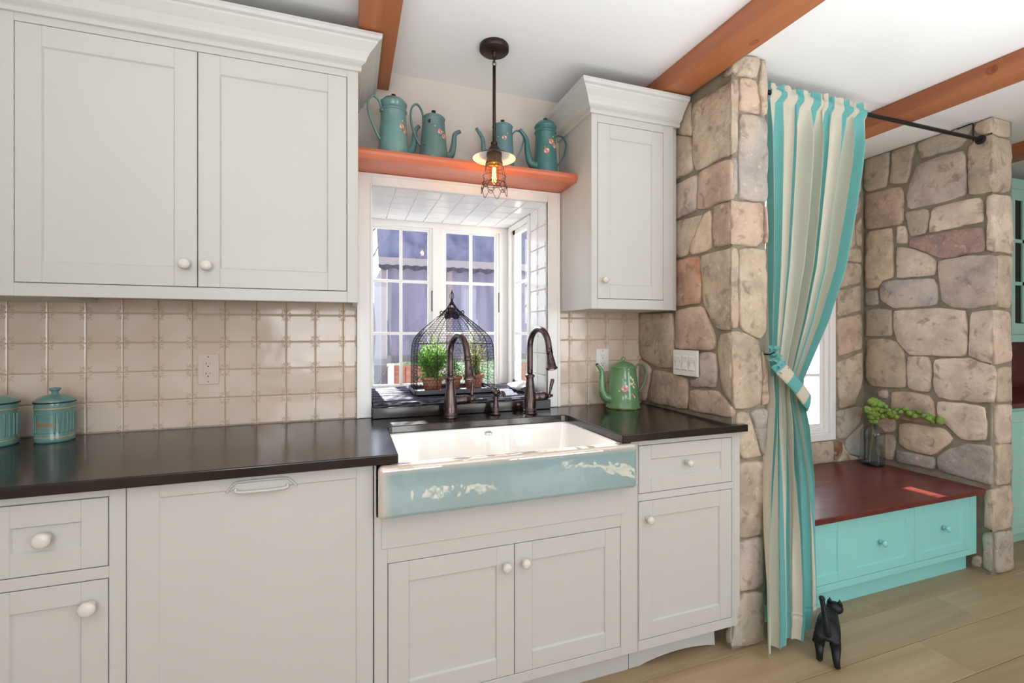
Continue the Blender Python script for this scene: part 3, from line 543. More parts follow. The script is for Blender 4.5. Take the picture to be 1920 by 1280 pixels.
# tiles -------------------------------------------------------------------
def tile_mesh(name, mats, s=0.1065, flor=True):
    m = MB(); h = s / 2; t = 0.006; e = 0.004
    # pillowed tile lying in XZ, front face towards -Y
    rings = [[(-h, 0, -h), (h, 0, -h), (h, 0, h), (-h, 0, h)], [(-h, -t * 0.6, -h), (h, -t * 0.6, -h), (h, -t * 0.6, h), (-h, -t * 0.6, h)],
             [(-h + e, -t, -h + e), (h - e, -t, -h + e), (h - e, -t, h - e), (-h + e, -t, h - e)]]
    v = [p for r_ in rings for p in r_]; f = [(8, 9, 10, 11)]
    for j in (0, 1):
        for i in range(4): k = (i + 1) % 4; f.append((j * 4 + i, j * 4 + k, j * 4 + 4 + k, j * 4 + 4 + i))
    m.add(v, f)
    for sx_ in ((-1, 1) if flor else ()):      # a curled three-lobed leaf in every corner
        for sz_ in (-1, 1):
            for (dx, dz, l, w, an) in ((0.0055, 0.0165, 0.0085, 0.0030, -0.15), (0.0125, 0.0065, 0.0075, 0.0030, 1.3), (0.0115, 0.0150, 0.0060, 0.0024, 0.75), (0.0150, 0.0215, 0.0035, 0.0022, -0.6)):
                cx_, cz_ = sx_ * (h - dx), sz_ * (h - dz); vv = [(cx_, -t - 0.0028, cz_)]; n = 7
                for i in range(n):
                    a = 2 * PI * i / n; px, pz = w * math.cos(a), l * math.sin(a)
                    qx = px * math.cos(an) - pz * math.sin(an); qz = px * math.sin(an) + pz * math.cos(an)
                    vv.append((cx_ - sx_ * qx * -1, -t + 0.0004, cz_ + sz_ * qz))
                fs = [(0, 1 + i, 1 + (i + 1) % n) for i in range(n)]
                m.add(vv, fs, True, 1)
    me = m.mesh(name, mats); bm = bmesh.new(); bm.from_mesh(me); bmesh.ops.recalc_face_normals(bm, faces=bm.faces); bm.to_mesh(me); bm.free(); return me
tme = tile_mesh('tile', [tile_glaze, mat('antiqued_glaze', (198, 176, 150), 0.25)]); twm = tile_mesh('tile_bay', [tile_white, mat('grey_glaze', (228, 228, 228), 0.25)]); tpm = tile_mesh('tile_plain', [tile_white], flor=False)
def tile(me, loc, parent, rot=(0, 0, 0), scl=(1, 1, 1)):
    o = bpy.data.objects.new('tile', me); COL.objects.link(o); o.parent = parent; o.location = Vector(loc) - wloc(parent); o.rotation_euler = rot; o.scale = scl; return o
MB().box(XW0, 2.0885, 0.915, 0.03, 2.09, 1.455).box(0.973, 2.0885, 0.915, 1.44, 2.09, 1.455).build('grout_bed', grout, wall_back)
zr = [0.9145, 1.0245, 1.133, 1.2405, 1.349, 1.457]
xv = [-0.0245 - 0.1087 * i for i in range(0, 13)]
def put(x0, x1, z0, z1): tile(tme, ((x0 + x1) / 2, 2.0885, (z0 + z1) / 2), wall_back, scl=((x1 - x0 - 0.0018) / 0.1065, 1, (z1 - z0 - 0.0018) / 0.1065))
for z0, z1 in zip(zr, zr[1:]):
    put(-0.0245, 0.03, z0, z1)
    for a, b in zip(xv, xv[1:]):
        if b > XW0: put(b, a, z0, z1)
    for a, b in ((0.973, 1.031), (1.031, 1.135), (1.135, 1.24), (1.24, 1.345), (1.345, 1.438)): put(a, b, z0, z1)
MB().box(0.917, 2.085, 0.95, 0.9212, 2.34, 1.915).box(0.09, 2.085, 1.917, 0.917, 2.69, 1.9192).build('grout_bed', grout_white, wall_back)
for i in range(9):          # right reveal of the bay
    z0 = 0.96 + i * 0.1065
    for (a, b) in ((2.098, 2.204), (2.204, 2.31)):
        tile(twm, (0.917, (a + b) / 2, z0 + 0.053), wall_back, rot=(0, 0, -PI / 2), scl=(0.985, 1, 0.985))
for i in range(8):          # tiled ceiling of the bay
    for j in range(5):
        a = 0.09 + i * 0.1034; b = 2.098 + j * 0.1175
        tile(tpm, (a + 0.0517, b + 0.0587, 1.917), wall_back, rot=(-PI / 2, PI, 0) if False else (PI / 2, 0, 0), scl=(0.955, 1, 1.09))
# ------------------------------------------------------------------ black sill slab
sl = MB().box(0.091, 2.03, 0.9145, 0.907, 2.26, 0.960).box(0.095, 2.26, 0.931, 0.9, 2.69, 0.960).build('window_sill', black_top, bevel=0.003, org=(0.5, 2.2, 0.9145))
tag(sl, 'black stone window ledge slab behind the sink faucets', 'window ledge')

# ------------------------------------------------------------------ alcove window
w2 = sempty('window_2'); m = MB(); frame_xz(m, A0, A1, B0, B1, 0.045, 2.095, 2.20); frame_xz(m, A0 + 0.045, A1 - 0.045, B0 + 0.045, B1 - 0.045, 0.03, 2.11, 2.15)
m.build('window_frame', trim_paint, w2, bevel=0.004)
m = MB(); gx0, gx1, gz0, gz1 = A0 + 0.075, A1 - 0.075, B0 + 0.075, B1 - 0.075; frame_xz(m, gx0, gx1, gz0, gz1, 0.028, 2.125, 2.16)
zc = [gz0 + 0.028, 1.01, 1.39, 1.77, gz1 - 0.028]; xc = [gx0 + 0.028, 2.50, 2.655, gx1 - 0.028]
for x in xc[1:3]: m.box(x - 0.009, 2.13, gz0, x + 0.009, 2.15, gz1)
for z in zc[1:4]: m.box(gx0, 2.1305, z - 0.009, gx1, 2.1495, z + 0.009)
sa = m.build('sash', trim_paint, w2, bevel=0.002)
for a, b in zip(xc, xc[1:]):
    for c, d in zip(zc, zc[1:]): MB().box(a + 0.009, 2.139, c + 0.009, b - 0.009, 2.141, d - 0.009).build('pane', pane_glass, sa)

# ------------------------------------------------------------------ cabinets
def knob(x, y, z, parent, m=None, r=0.0165, name='knob'):
    return MB().lathe([(0.0001, 0.030), (r * 0.55, 0.0292), (r * 0.9, 0.0255), (r, 0.020), (r * 0.85, 0.0145), (r * 0.5, 0.0105), (r * 0.42, 0.006), (r * 0.62, 0.0012), (r * 0.62, 0)], (x, y, z), 20, 'Y').build(name, m or knob_white, parent)
def shaker(name, x0, x1, z0, z1, y, parent, rail=0.062, m=None, panel=True, panels=None, t=0.019, rec=0.007, base_y=None):
    m = m or cabinet_paint; f = MB()
    pans = panels or [(x0 + rail, x1 - rail, z0 + rail, z1 - rail)]
    xs = x0
    for (a, b, c, d) in pans:
        f.box(xs, y, z0, a, y + t, z1); f.box(a, y, z0, b, y + t, c); f.box(a, y, d, b, y + t, z1); xs = b
    f.box(xs, y, z0, x1, y + t, z1)
    o = f.build(name, m, parent, bevel=0.0012, seg=1)
    for (a, b, c, d) in pans:
        p = MB(); e = 0.003
        p.box(a, y + rec, c, b, y + t - 0.002, d)
        # small sloped bead round the panel
        p.add([(a, y + 0.002, c), (b, y + 0.002, c), (b, y + 0.002, d), (a, y + 0.002, d), (a + e, y + rec, c + e), (b - e, y + rec, c + e), (b - e, y + rec, d - e), (a + e, y + rec, d - e)],
              [(0, 1, 5, 4), (1, 2, 6, 5), (2, 3, 7, 6), (3, 0, 4, 7)])
        p.build('panel', m, o)
    return o
def face(m, x0, x1, z0, z1, y, opens, t=0.02):   # face frame: a rectangle with rectangular openings stacked in columns
    xs = x0
    for (a, b, rows) in opens:
        m.box(xs, y, z0, a, y + t, z1); zz = z0
        for (c, d) in rows: m.box(a, y, zz, b, y + t, c); zz = d
        m.box(a, y, zz, b, y + t, z1); xs = b
    m.box(xs, y, z0, x1, y + t, z1)
G = 0.0022
def crown(path, top=2.322, bot=2.214):
    prof = [(0.0, bot), (0.010, bot), (0.012, bot + 0.012), (0.010, bot + 0.018), (0.020, bot + 0.024), (0.027, bot + 0.030), (0.031, bot + 0.042), (0.040, bot + 0.056), (0.054, bot + 0.070), (0.064, bot + 0.080), (0.066, bot + 0.086), (0.076, bot + 0.090), (0.080, bot + 0.098), (0.080, top), (0.0, top)]
    P = [Vector(p) for p in path]; nrm = []
    for a, b in zip(P, P[1:]): d = (b - a).normalized(); nrm.append(Vector((d.y, -d.x)))
    m = MB(); rows = []
    for i, p in enumerate(P):
        n_ = nrm[0] if i == 0 else (nrm[-1] if i == len(P) - 1 else nrm[i - 1] + nrm[i])
        rows.append([(p.x + n_.x * d, p.y + n_.y * d, z) for d, z in prof])
    k_ = len(prof)
    for r0, r1 in zip(rows, rows[1:]): m.add(r0 + r1, [(i, (i + 1) % k_, k_ + (i + 1) % k_, k_ + i) for i in range(k_)])
    m.add(rows[0], [tuple(range(k_))]); m.add(rows[-1], [tuple(range(k_))[::-1]])
    return m
UY = 1.76
t = thing('upper_cabinet', 'large cream two-door upper cabinet with crown moulding above the left counter', 'cabinet', (-0.46, 2.08, 1.386))
m = MB(); face(m, XW0 + 0.002, 0.03, 1.386, 2.222, UY, [(-0.925, -0.0075, [(1.4255, 2.1915)])]); m.box(XW0 + 0.002, UY + 0.02, 1.400, 0.03, 2.0815, 2.26); m.box(XW0 + 0.002, UY + 0.02, 1.386, -0.86, 2.08, 1.4); m.box(0.01, UY + 0.02, 1.386, 0.03, 2.08, 1.4)
m.build('body', cabinet_paint, t, bevel=0.0015, seg=1)
crown([(XW0 + 0.002, UY), (0.03, UY), (0.03, 2.087)]).build('crown_moulding', cabinet_paint, t, recalc=True)
d1 = shaker('door', -0.923, -0.4665, 1.4275, 2.1895, UY, t); d2 = shaker('door', -0.4635, -0.0095, 1.4275, 2.1895, UY, t)
knob(-0.497, UY, 1.498, d1, r=0.0175); knob(-0.437, UY, 1.496, d2, r=0.0175)
t = thing('upper_cabinet', 'narrow cream single-door upper cabinet with crown moulding beside the stone pillar', 'cabinet', (1.19, 2.08, 1.38))
m = MB(); face(m, 0.976, 1.398, 1.380, 2.222, UY, [(1.0045, 1.3435, [(1.4235, 2.1825)])]); m.box(0.976, UY + 0.02, 1.380, 1.398, 2.0815, 2.26); m.box(1.398, UY + 0.02, 1.380, 1.43, 2.08, 2.26)
m.build('body', cabinet_paint, t, bevel=0.0015, seg=1)
crown([(0.976, 2.087), (0.976, UY), (1.425, UY)]).build('crown_moulding', cabinet_paint, t, recalc=True)
d1 = shaker('door', 1.0065, 1.3415, 1.4255, 2.1805, UY, t, rail=0.060); knob(1.034, UY, 1.503, d1, r=0.014)
# window shelf
sh = MB().prism([(1.895, 1.966), (1.888, 1.975), (1.886, 1.985), (1.890, 1.996), (1.898, 2.0), (2.0895, 2.0), (2.0895, 1.959), (1.90, 1.959)], 0.032, 0.9745, 'YZ').build('window_shelf', cedar_x, recalc=True, org=(0.5, 2.0, 1.959))
tag(sh, 'reddish cedar shelf above the window holding the coffee pots', 'shelf')

BY = 1.46
def base(name, label, x0, x1, opens, y=BY, zt=0.8835, mt=None, cx1=None):
    t = thing(name, label, 'cabinet', ((x0 + x1) / 2, 1.77, 0)); m = MB(); face(m, x0, x1, 0.105, zt, y, opens); m.box(x0, y + 0.02, 0.105, cx1 or x1, 2.07, min(zt, 0.65 if 'sink' in name else zt))
    m.build('body', mt or cabinet_paint, t, bevel=0.0012, seg=1); return t
def op(x0, x1, *rows): return (x0 - G, x1 + G, [(c - G, d + G) for c, d in rows])
t = base('base_cabinet', 'cream base cabinet with one drawer over a door at the left edge', -1.298, -0.5445, [op(-0.83, -0.582, (0.14, 0.651), (0.685, 0.859))])
d = shaker('drawer', -0.83, -0.582, 0.685, 0.859, BY, t, rail=0.055); knob(-0.706, BY, 0.774, d, r=0.0195)
d = shaker('door', -0.83, -0.582, 0.14, 0.651, BY, t, rail=0.055); knob(-0.617, BY, 0.590, d, r=0.0195)
MB().box(-1.298, 1.52, 0.0, -0.5445, 1.54, 0.105).build('toe_kick', cabinet_paint, t)
t = thing('dishwasher', 'built-in dishwasher behind a wide cream cabinet panel with a scooped handle', 'dishwasher', (-0.24, 1.77, 0))
MB().box(-0.5415, BY + 0.021, 0.105, 0.0685, 2.07, 0.883).build('body', cabinet_paint, t)
d = shaker('door', -0.5425, 0.0675, 0.11, 0.8815, BY, t, rail=0.07, rec=0.004, panels=[(-0.472, 0.020, 0.19, 0.845)])
# scooped handle: raised lip over a shallow cup
hx0, hx1, hz0, hz1 = -0.300, -0.160, 0.836, 0.868; m = MB()
m.tube(spline([(hx0 - 0.018, BY - 0.001, hz0 + 0.004), (hx0 + 0.0, BY - 0.004, hz1 - 0.006), (hx0 + 0.02, BY - 0.005, hz1), (hx1 - 0.02, BY - 0.005, hz1), (hx1, BY - 0.004, hz1 - 0.006), (hx1 + 0.018, BY - 0.001, hz0 + 0.004)], 6), 0.0028, 8)
m.box(hx0 + 0.002, BY - 0.0025, hz0, hx1 - 0.002, BY + 0.001, hz1 - 0.005)
m.tube(spline([(hx0 + 0.006, BY - 0.004, hz0 + 0.014), (hx0 + 0.016, BY - 0.008, hz0 + 0.004), (hx1 - 0.016, BY - 0.008, hz0 + 0.004), (hx1 - 0.006, BY - 0.004, hz0 + 0.014)], 6), 0.0045, 8)
m.build('handle', cabinet_paint, d)
MB().box(-0.5425, 1.52, 0.0, 0.0685, 1.54, 0.108).build('toe_kick', cabinet_paint, t)
t = base('sink_cabinet', 'cream double-door cabinet under the farmhouse sink', 0.0705, 1.0015, [op(0.112, 0.927, (0.140, 0.573))], zt=0.72)
MB().box(0.092, BY - 0.004, 0.622, 0.945, BY - 0.0002, 0.7215).build('apron_rail', cabinet_paint, t, bevel=0.0015, seg=1)
MB().box(0.0705, BY, 0.7205, 0.0765, BY + 0.02, 0.8835).build('side_stile', cabinet_paint, t); MB().box(0.972, BY, 0.7205, 1.0015, BY + 0.02, 0.8835).build('side_stile', cabinet_paint, t)
d = shaker('door', 0.112, 0.5195, 0.140, 0.573, BY, t); knob(0.489, BY, 0.507, d, r=0.0165)
d = shaker('door', 0.5220, 0.927, 0.140, 0.573, BY, t); knob(0.556, BY, 0.510, d, r=0.0165)
MB().box(0.0705, 1.52, 0.0, 1.0, 1.54, 0.105).build('toe_kick', cabinet_paint, t)
t = base('base_cabinet', 'cream base cabinet with drawer and door beside the stone pillar', 1.003, 1.4515, [op(1.007, 1.44, (0.144, 0.654), (0.685, 0.860))], cx1=1.432)
MB().box(1.4515, BY, 0.105, 1.4815, BY + 0.0118, 0.8835).build('end_stile', cabinet_paint, t)
d = shaker('drawer', 1.007, 1.44, 0.685, 0.860, BY, t, rail=0.052); knob(1.2235, BY, 0.782, d, r=0.014)
d = shaker('door', 1.007, 1.44, 0.144, 0.654, BY, t, rail=0.060); knob(1.044, BY, 0.589, d, r=0.0155)
top = [(1.003, 0.105), (1.003, 0.001), (1.05, 0.001)] + [(1.05 + 0.36 * i / 10, 0.001 + 0.020 * math.sin(PI * i / 10) ** 0.8) for i in range(1, 11)] + [(1.412, 0.001), (1.405, 0.105)]
MB().prism(top, 1.52, 1.54, 'XZ').build('toe_kick', cabinet_paint, t, recalc=True)

# countertop
pts = [(XW0 + 0.001, 1.43), (0.139, 1.43), (0.139, 1.845), (0.145, 1.858), (0.158, 1.865), (0.885, 1.868), (0.899, 1.862), (0.906, 1.848), (0.918, 1.43), (1.495, 1.43), (1.495, 1.4585), (1.436, 1.4585), (1.436, 2.08), (XW0 + 0.001, 2.08)]
c = MB().prism(pts, 0.885, 0.914, 'XY').build('countertop', black_top, bevel=0.0035, seg=3, recalc=True, org=(0, 1.75, 0.885)); tag(c, 'dark brown-black stone countertop running around the sink', 'countertop')

# farmhouse sink
t = thing('farmhouse_sink', 'white farmhouse sink with aqua bounced light painted on its apron front', 'sink', (0.525, 1.65, 0.66))
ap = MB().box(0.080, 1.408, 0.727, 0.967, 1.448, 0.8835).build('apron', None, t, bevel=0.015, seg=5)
for p in ap.data.polygons: p.use_smooth = True
m = MB(); x0, x1, ya, yb = 0.118, 0.935, 1.446, 1.885; zt, zb = 0.8835, 0.675; xi0, xi1, yi0, yi1 = 0.150, 0.900, 1.450, 1.862
def rr(x0, x1, y0, y1, r, z, n=5):
    o = []
    for cx_, cy_, a0 in ((x1 - r, y1 - r, 0), (x0 + r, y1 - r, PI / 2), (x0 + r, y0 + r, PI), (x1 - r, y0 + r, 1.5 * PI)):
        for i in range(n + 1): a = a0 + PI / 2 * i / n; o.append((cx_ + r * math.cos(a), cy_ + r * math.sin(a), z))
    return o
L1 = rr(x0, x1, 1.484, yb, 0.02, zb - 0.02); L2 = rr(x0, x1, ya, yb, 0.02, zt - 0.001); L3 = rr(0.136, 0.913, 1.448, 1.872, 0.02, zt - 0.001); L4 = rr(0.140, 0.909, 1.449, 1.868, 0.02, zt - 0.006); L5 = rr(0.158, 0.892, 1.495, 1.852, 0.03, zb + 0.02); L6 = rr(0.178, 0.872, 1.512, 1.832, 0.03, zb + 0.002)
n_ = len(L1); v = L1 + L2 + L3 + L4 + L5 + L6; f = [tuple(range(n_))[::-1]]
for j in range(5):
    for i in range(n_): k2 = (i + 1) % n_; f.append((j * n_ + i, j * n_ + k2, (j + 1) * n_ + k2, (j + 1) * n_ + i))
f.append(tuple(5 * n_ + i for i in range(n_))); m.add(v, f, False); bs = m.build('basin', porcelain, t, recalc=True)
MB().lathe([(0.045, 0.0), (0.045, 0.003), (0.038, 0.004), (0.03, 0.001), (0.008, 0.001), (0.006, 0.006), (0.0001, 0.007)], (0.53, 1.70, zb + 0.002)).build('drain', chrome, bs)
MB().lathe([(0.017, 0.0), (0.017, 0.0015), (0.0145, 0.0022), (0.013, 0.0012), (0.0001, 0.0012)], (0.548, 1.8645, 0.858), 24, 'Y', sy=0.55).build('badge', chrome, bs)
am = bpy.data.materials.new('apron_painted_bounce'); am.use_nodes = True; n = am.node_tree.nodes; L = am.node_tree.links; b = n['Principled BSDF']
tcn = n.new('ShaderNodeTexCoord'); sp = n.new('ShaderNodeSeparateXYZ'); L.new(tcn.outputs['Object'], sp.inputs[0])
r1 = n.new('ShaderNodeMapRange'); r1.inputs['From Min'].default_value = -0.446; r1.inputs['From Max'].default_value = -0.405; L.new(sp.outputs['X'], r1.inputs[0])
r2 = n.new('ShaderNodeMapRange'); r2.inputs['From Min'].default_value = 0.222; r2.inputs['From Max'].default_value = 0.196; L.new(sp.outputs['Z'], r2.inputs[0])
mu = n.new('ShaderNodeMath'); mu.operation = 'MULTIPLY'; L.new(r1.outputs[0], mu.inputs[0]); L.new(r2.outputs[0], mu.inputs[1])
mx = n.new('ShaderNodeMix'); mx.data_type = 'RGBA'; mx.inputs[6].default_value = srgb((214, 196, 178)); mx.inputs[7].default_value = srgb((140, 172, 178)); L.new(mu.outputs[0], mx.inputs[0]); L.new(mx.outputs[2], b.inputs['Base Color'])  # aqua bounced light painted into the colour, fading to cream at left and top
b.inputs['Roughness'].default_value = 0.05; b.inputs['Specular IOR Level'].default_value = 1.0; b.inputs['Coat Weight'].default_value = 1.0; b.inputs['Coat IOR'].default_value = 2.2; b.inputs['Coat Roughness'].default_value = 0.03
nz = n.new('ShaderNodeTexNoise'); nz.inputs['Scale'].default_value = 28; nz.inputs['Detail'].default_value = 1; L.new(tcn.outputs['Object'], nz.inputs[0])
bp = n.new('ShaderNodeBump'); bp.inputs['Strength'].default_value = 0.35; bp.inputs['Distance'].default_value = 0.004; L.new(nz.outputs[0], bp.inputs['Height']); L.new(bp.outputs[0], b.inputs['Normal']); L.new(bp.outputs[0], b.inputs['Coat Normal'])
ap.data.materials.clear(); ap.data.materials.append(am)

# ------------------------------------------------------------------ window seat
t = thing('window_bench', 'aqua painted window seat with drawers and a dark red wooden top', 'bench', (2.4, 1.8, 0))
MB().box(1.72, 1.478, 0.430, 3.155, 2.10, 0.457).build('bench_top', bench_red, t, bevel=0.004)
m = MB(); SY = 1.52; face(m, 1.70, 3.158, 0.10, 0.4295, SY, [op(1.74, 2.652, (0.133, 0.414)), op(2.660, 3.098, (0.133, 0.414))]); m.box(1.70, SY + 0.02, 0.10, 3.158, 2.09, 0.4295)
m.build('body', aqua_paint, t, bevel=0.0012, seg=1)
d = shaker('drawer', 1.74, 2.652, 0.133, 0.414, SY, t, m=aqua_paint, panels=[(1.80, 2.12, 0.175, 0.368), (2.245, 2.592, 0.175, 0.368)]); knob(2.408, SY, 0.273, d, aqua_paint)
d = shaker('drawer', 2.660, 3.098, 0.133, 0.414, SY, t, m=aqua_paint, panels=[(2.722, 3.040, 0.175, 0.368)]); knob(2.885, SY, 0.276, d, aqua_paint)
MB().box(1.70, 1.565, 0.0, 3.158, 1.58, 0.10).build('toe_kick', aqua_paint, t)

# ------------------------------------------------------------------ hutch beyond the wall
t = thing('hutch', 'tall pale green hutch with glazed doors and a red-brown counter niche at far right', 'cabinet', (4.4, 1.85, 0))
HX0, HX1 = 3.42, 5.3; m = MB()
m.box(HX0, 1.60, 0.09, HX1, 2.09, 0.835).box(HX0, 1.66, 0.0, HX1, 2.09, 0.09); m.box(HX0, 1.592, 0.2, HX0 + 0.05, 1.6, 0.8)
m.build('base', hutch_paint, t, bevel=0.002)
MB().box(HX0, 1.58, 0.835, HX1, 2.10, 0.862).build('counter', hutch_red, t, bevel=0.003)
MB().box(HX0, 2.06, 0.862, HX1, 2.10, 1.212).build('niche_back', hutch_red, t)
m = MB(); m.box(HX0, 1.85, 1.212, HX1, 1.87, 1.262).box(HX0, 1.85, 2.255, HX1, 1.87, 2.325).box(HX0, 1.87, 1.212, HX1, 2.10, 1.232).box(HX0, 1.87, 2.30, HX1, 2.10, 2.325).box(HX0, 1.87, 1.23, HX0 + 0.02, 2.10, 2.3).box(HX1 - 0.02, 1.87, 1.23, HX1, 2.10, 2.3).box(HX0, 2.08, 1.23, HX1, 2.10, 2.3)
m.build('upper_body', hutch_paint, t, bevel=0.002)
W_ = (HX1 - HX0) / 4
for i in range(4):
    if i: x0 = HX0 + i * W_
    else: x0 = HX0
    x0, x1 = [(3.42, 3.82), (3.824, 4.222), (4.226, 4.70), (4.704, 5.298)][i]
    m = MB(); z0, z1 = 1.264, 2.252; frame_xz(m, x0, x1, z0, z1, 0.042, 1.848, 1.868, 0.075, 0.075); gx0, gx1 = x0 + 0.042, x1 - 0.042; g = [1.339, 1.62, 1.905, 2.177]; g = [1.345, 1.61, 1.90, 2.177]
    np_ = 4; xs_ = [gx0 + (gx1 - gx0) * q / np_ for q in range(np_ + 1)]
    for z in g[1:3]: m.box(gx0, 1.8485, z - 0.012, gx1, 1.8675, z + 0.012)
    for x in xs_[1:-1]: m.box(x - 0.010, 1.8485, g[0], x + 0.010, 1.8675, g[-1])
    dd = m.build('door', hutch_paint, t); MB().box(gx0, 1.857, g[0], gx1, 1.859, g[-1]).build('pane', glass('hutch_glass%d' % i, (120, 124, 118), 0.05), dd)
for i in range(4):
    x0, x1 = [(3.42, 3.82), (3.824, 4.222), (4.226, 4.70), (4.704, 5.298)][i]
    shaker('door', x0 + 0.005, x1 - 0.005, 0.14, 0.815, 1.588, t, m=hutch_paint, t=0.012)
# ------------------------------------------------------------------ enamel coffee pots
def flower_decal(mb, rad, ang0, z0, blobs):
    # petals lying on a surface of revolution whose radius at height z is rad(z)
    for (du, dz, r, mi, asp, rot) in blobs:
        n = 9; R0 = rad(z0 + dz); a0 = ang0 + du / R0; v = []
        for i in range(n + 1):
            if i == 0: pu = pz = 0; lift = 0.0012
            else:
                a = 2 * PI * i / n; pu0, pz0 = r * math.cos(a), r * asp * math.sin(a); lift = 0.0006
                pu = pu0 * math.cos(rot) - pz0 * math.sin(rot); pz = pu0 * math.sin(rot) + pz0 * math.cos(rot)
            z = z0 + dz + pz; q = rad(z) + lift; v.append((q * math.cos(a0 + pu / R0), q * math.sin(a0 + pu / R0), z))
        mb.add(v, [(0, 1 + i, 1 + (i + 1) % n) for i in range(n)], True, mi)
dec_mats = [mat('petal_pink', (206, 128, 128), 0.3), mat('petal_cream', (222, 206, 178), 0.3), mat('decal_leaf', (108, 120, 70), 0.35), mat('petal_rose', (176, 84, 92), 0.3)]
def bouquet(seed, s=1.0, n=2):
    r = random.Random(seed); out = []
    for q in range(n):
        cx_, cz_ = [(0, 0), (0.016, -0.012), (-0.018, -0.034)][q]; cx_ *= s; cz_ *= s
        for i in range(3): a = r.uniform(0, 6.28); out.append((cx_ + 0.013 * s * math.cos(a), cz_ + 0.013 * s * math.sin(a), 0.006 * s, 2, 0.5, a))
        for i in range(6): a = 2 * PI * i / 6 + r.random(); out.append((cx_ + 0.006 * s * math.cos(a), cz_ + 0.006 * s * math.sin(a), 0.0052 * s, 1 if i % 3 == 0 else 0, 0.7, a + 1.5))
        out.append((cx_, cz_, 0.004 * s, 3, 0.9, 0.4))
    for i in range(5): a = r.uniform(0, 6.28); d = r.uniform(0.016, 0.026) * s; out.append((d * math.cos(a), d * math.sin(a), 0.0025 * s, 1 if i % 2 else 2, 0.8, a))
    return out
def interp(prof):
    P = sorted(((z, r) for r, z in prof))
    def f(z):
        if z <= P[0][0]: return P[0][1]
        for (a, ra), (b, rb) in zip(P, P[1:]):
            if z <= b: return ra + (rb - ra) * (z - a) / (b - a + 1e-9)
        return P[-1][1]
    return f
chip = mat('enamel_chip', (34, 30, 32), 0.6)
def coffee_pot(name, label, group, loc, rz, m, body, lid, spout, handle, srad, hr, dec_ang, dec_z, seed, nflow=2, dec_s=1.0, chips=()):
    t = thing(name, label, 'coffee pot', (0, 0, 0), group)
    MB().lathe(body, n=36).build('body', m, t)
    bz = body[0][1]
    l = MB().lathe(lid[0], n=36).build('lid', m, t); k_ = MB().lathe(lid[1], n=16).build('lid_knob', chip, l) if lid[1] else None
    P = spline(spout, 6); n_ = len(P); sp = MB().tube(P, [srad[0] + (srad[1] - srad[0]) * (i / (n_ - 1)) ** 0.7 for i in range(n_)], 12, cap=True); sp.build('spout', m, t)
    e = Vector(P[-1]); d_ = (Vector(P[-1]) - Vector(P[-2])).normalized()
    MB().tube([e - d_ * 0.001, e + d_ * 0.0012], srad[1] * 1.03, 12).build('spout_rim', chip, t)
    H = spline(handle, 8); MB().tube(H, hr, 10, flat=0.55).build('handle', m, t)
    f = interp([p for p in body if p[0] > 0.02]); dm = MB(); flower_decal(dm, f, dec_ang, dec_z, bouquet(seed, dec_s, nflow)); dm.build('flower_decoration', dec_mats, t)
    if chips:
        for (a, z, r) in chips:
            cm = MB(); flower_decal(cm, f, a, z, [(0, 0, r, 0, 1.4, 0.3), (r * 0.6, r, r * 0.6, 0, 1, 1)]); cm.build('enamel_chip', chip, t)
    t.location = loc; t.rotation_euler = (0, 0, rz); return t
teal = mat('teal_enamel', (108, 146, 142), 0.22, col2=(98, 134, 132), vscale=5, coat=0.2)
teal2 = mat('dusty_teal_enamel', (84, 112, 110), 0.25, col2=(98, 128, 124), vscale=5, coat=0.2)
teal3 = mat('blue_teal_enamel', (86, 122, 127), 0.22, col2=(98, 134, 136), vscale=5, coat=0.2)
teal4 = mat('deep_teal_enamel', (62, 114, 112), 0.2, col2=(54, 102, 100), vscale=5, coat=0.2)
green_en = mat('green_enamel', (102, 146, 102), 0.18, col2=(90, 132, 86), vscale=6, coat=0.3)
GP = 'enamel coffee pots on the window shelf'
def pbody(rb, rt, h, foot=True): return [(rb * 0.94, 0.0), (rb, 0.003), (rb * 1.0, 0.012), (rb + (rt - rb) * 0.3, h * 0.3), (rb + (rt - rb) * 0.7, h * 0.68), (rt, h - 0.006), (rt + 0.002, h - 0.002), (rt, h)]
def big_lid(r, h, zb):      # upper filter section with its lid
    return [(r - 0.002, zb), (r + 0.003, zb + 0.003), (r + 0.003, zb + 0.008), (r - 0.003, zb + 0.012), (r - 0.002, zb + 0.020), (r + 0.002, h - 0.035), (r + 0.004, h - 0.028), (r + 0.001, h - 0.022), (r * 0.8, h - 0.010), (r * 0.4, h - 0.004), (r * 0.12, h - 0.002), (0.0001, h - 0.002)]
kn = lambda z: [(0.004, z - 0.003), (0.004, z + 0.006), (0.009, z + 0.010), (0.009, z + 0.016), (0.0001, z + 0.018)]
coffee_pot('coffee_pot', 'tallest pale teal enamel pot, leftmost on the cedar shelf, with banded top', GP, (0.172, 1.972, 2.0), 0.35, teal,
           pbody(0.062, 0.050, 0.185), (big_lid(0.052, 0.246, 0.183), kn(0.243)), [(0.052, 0, 0.040), (0.078, 0, 0.045), (0.094, 0, 0.085), (0.098, 0, 0.135), (0.116, 0, 0.160)],
           [(-0.050, 0, 0.178), (-0.062, 0, 0.215), (-0.088, 0, 0.228), (-0.108, 0, 0.200), (-0.104, 0, 0.150), (-0.080, 0, 0.095), (-0.059, 0, 0.060)], (0.019, 0.008), 0.0075, -1.36, 0.115, 1, dec_s=1.2)
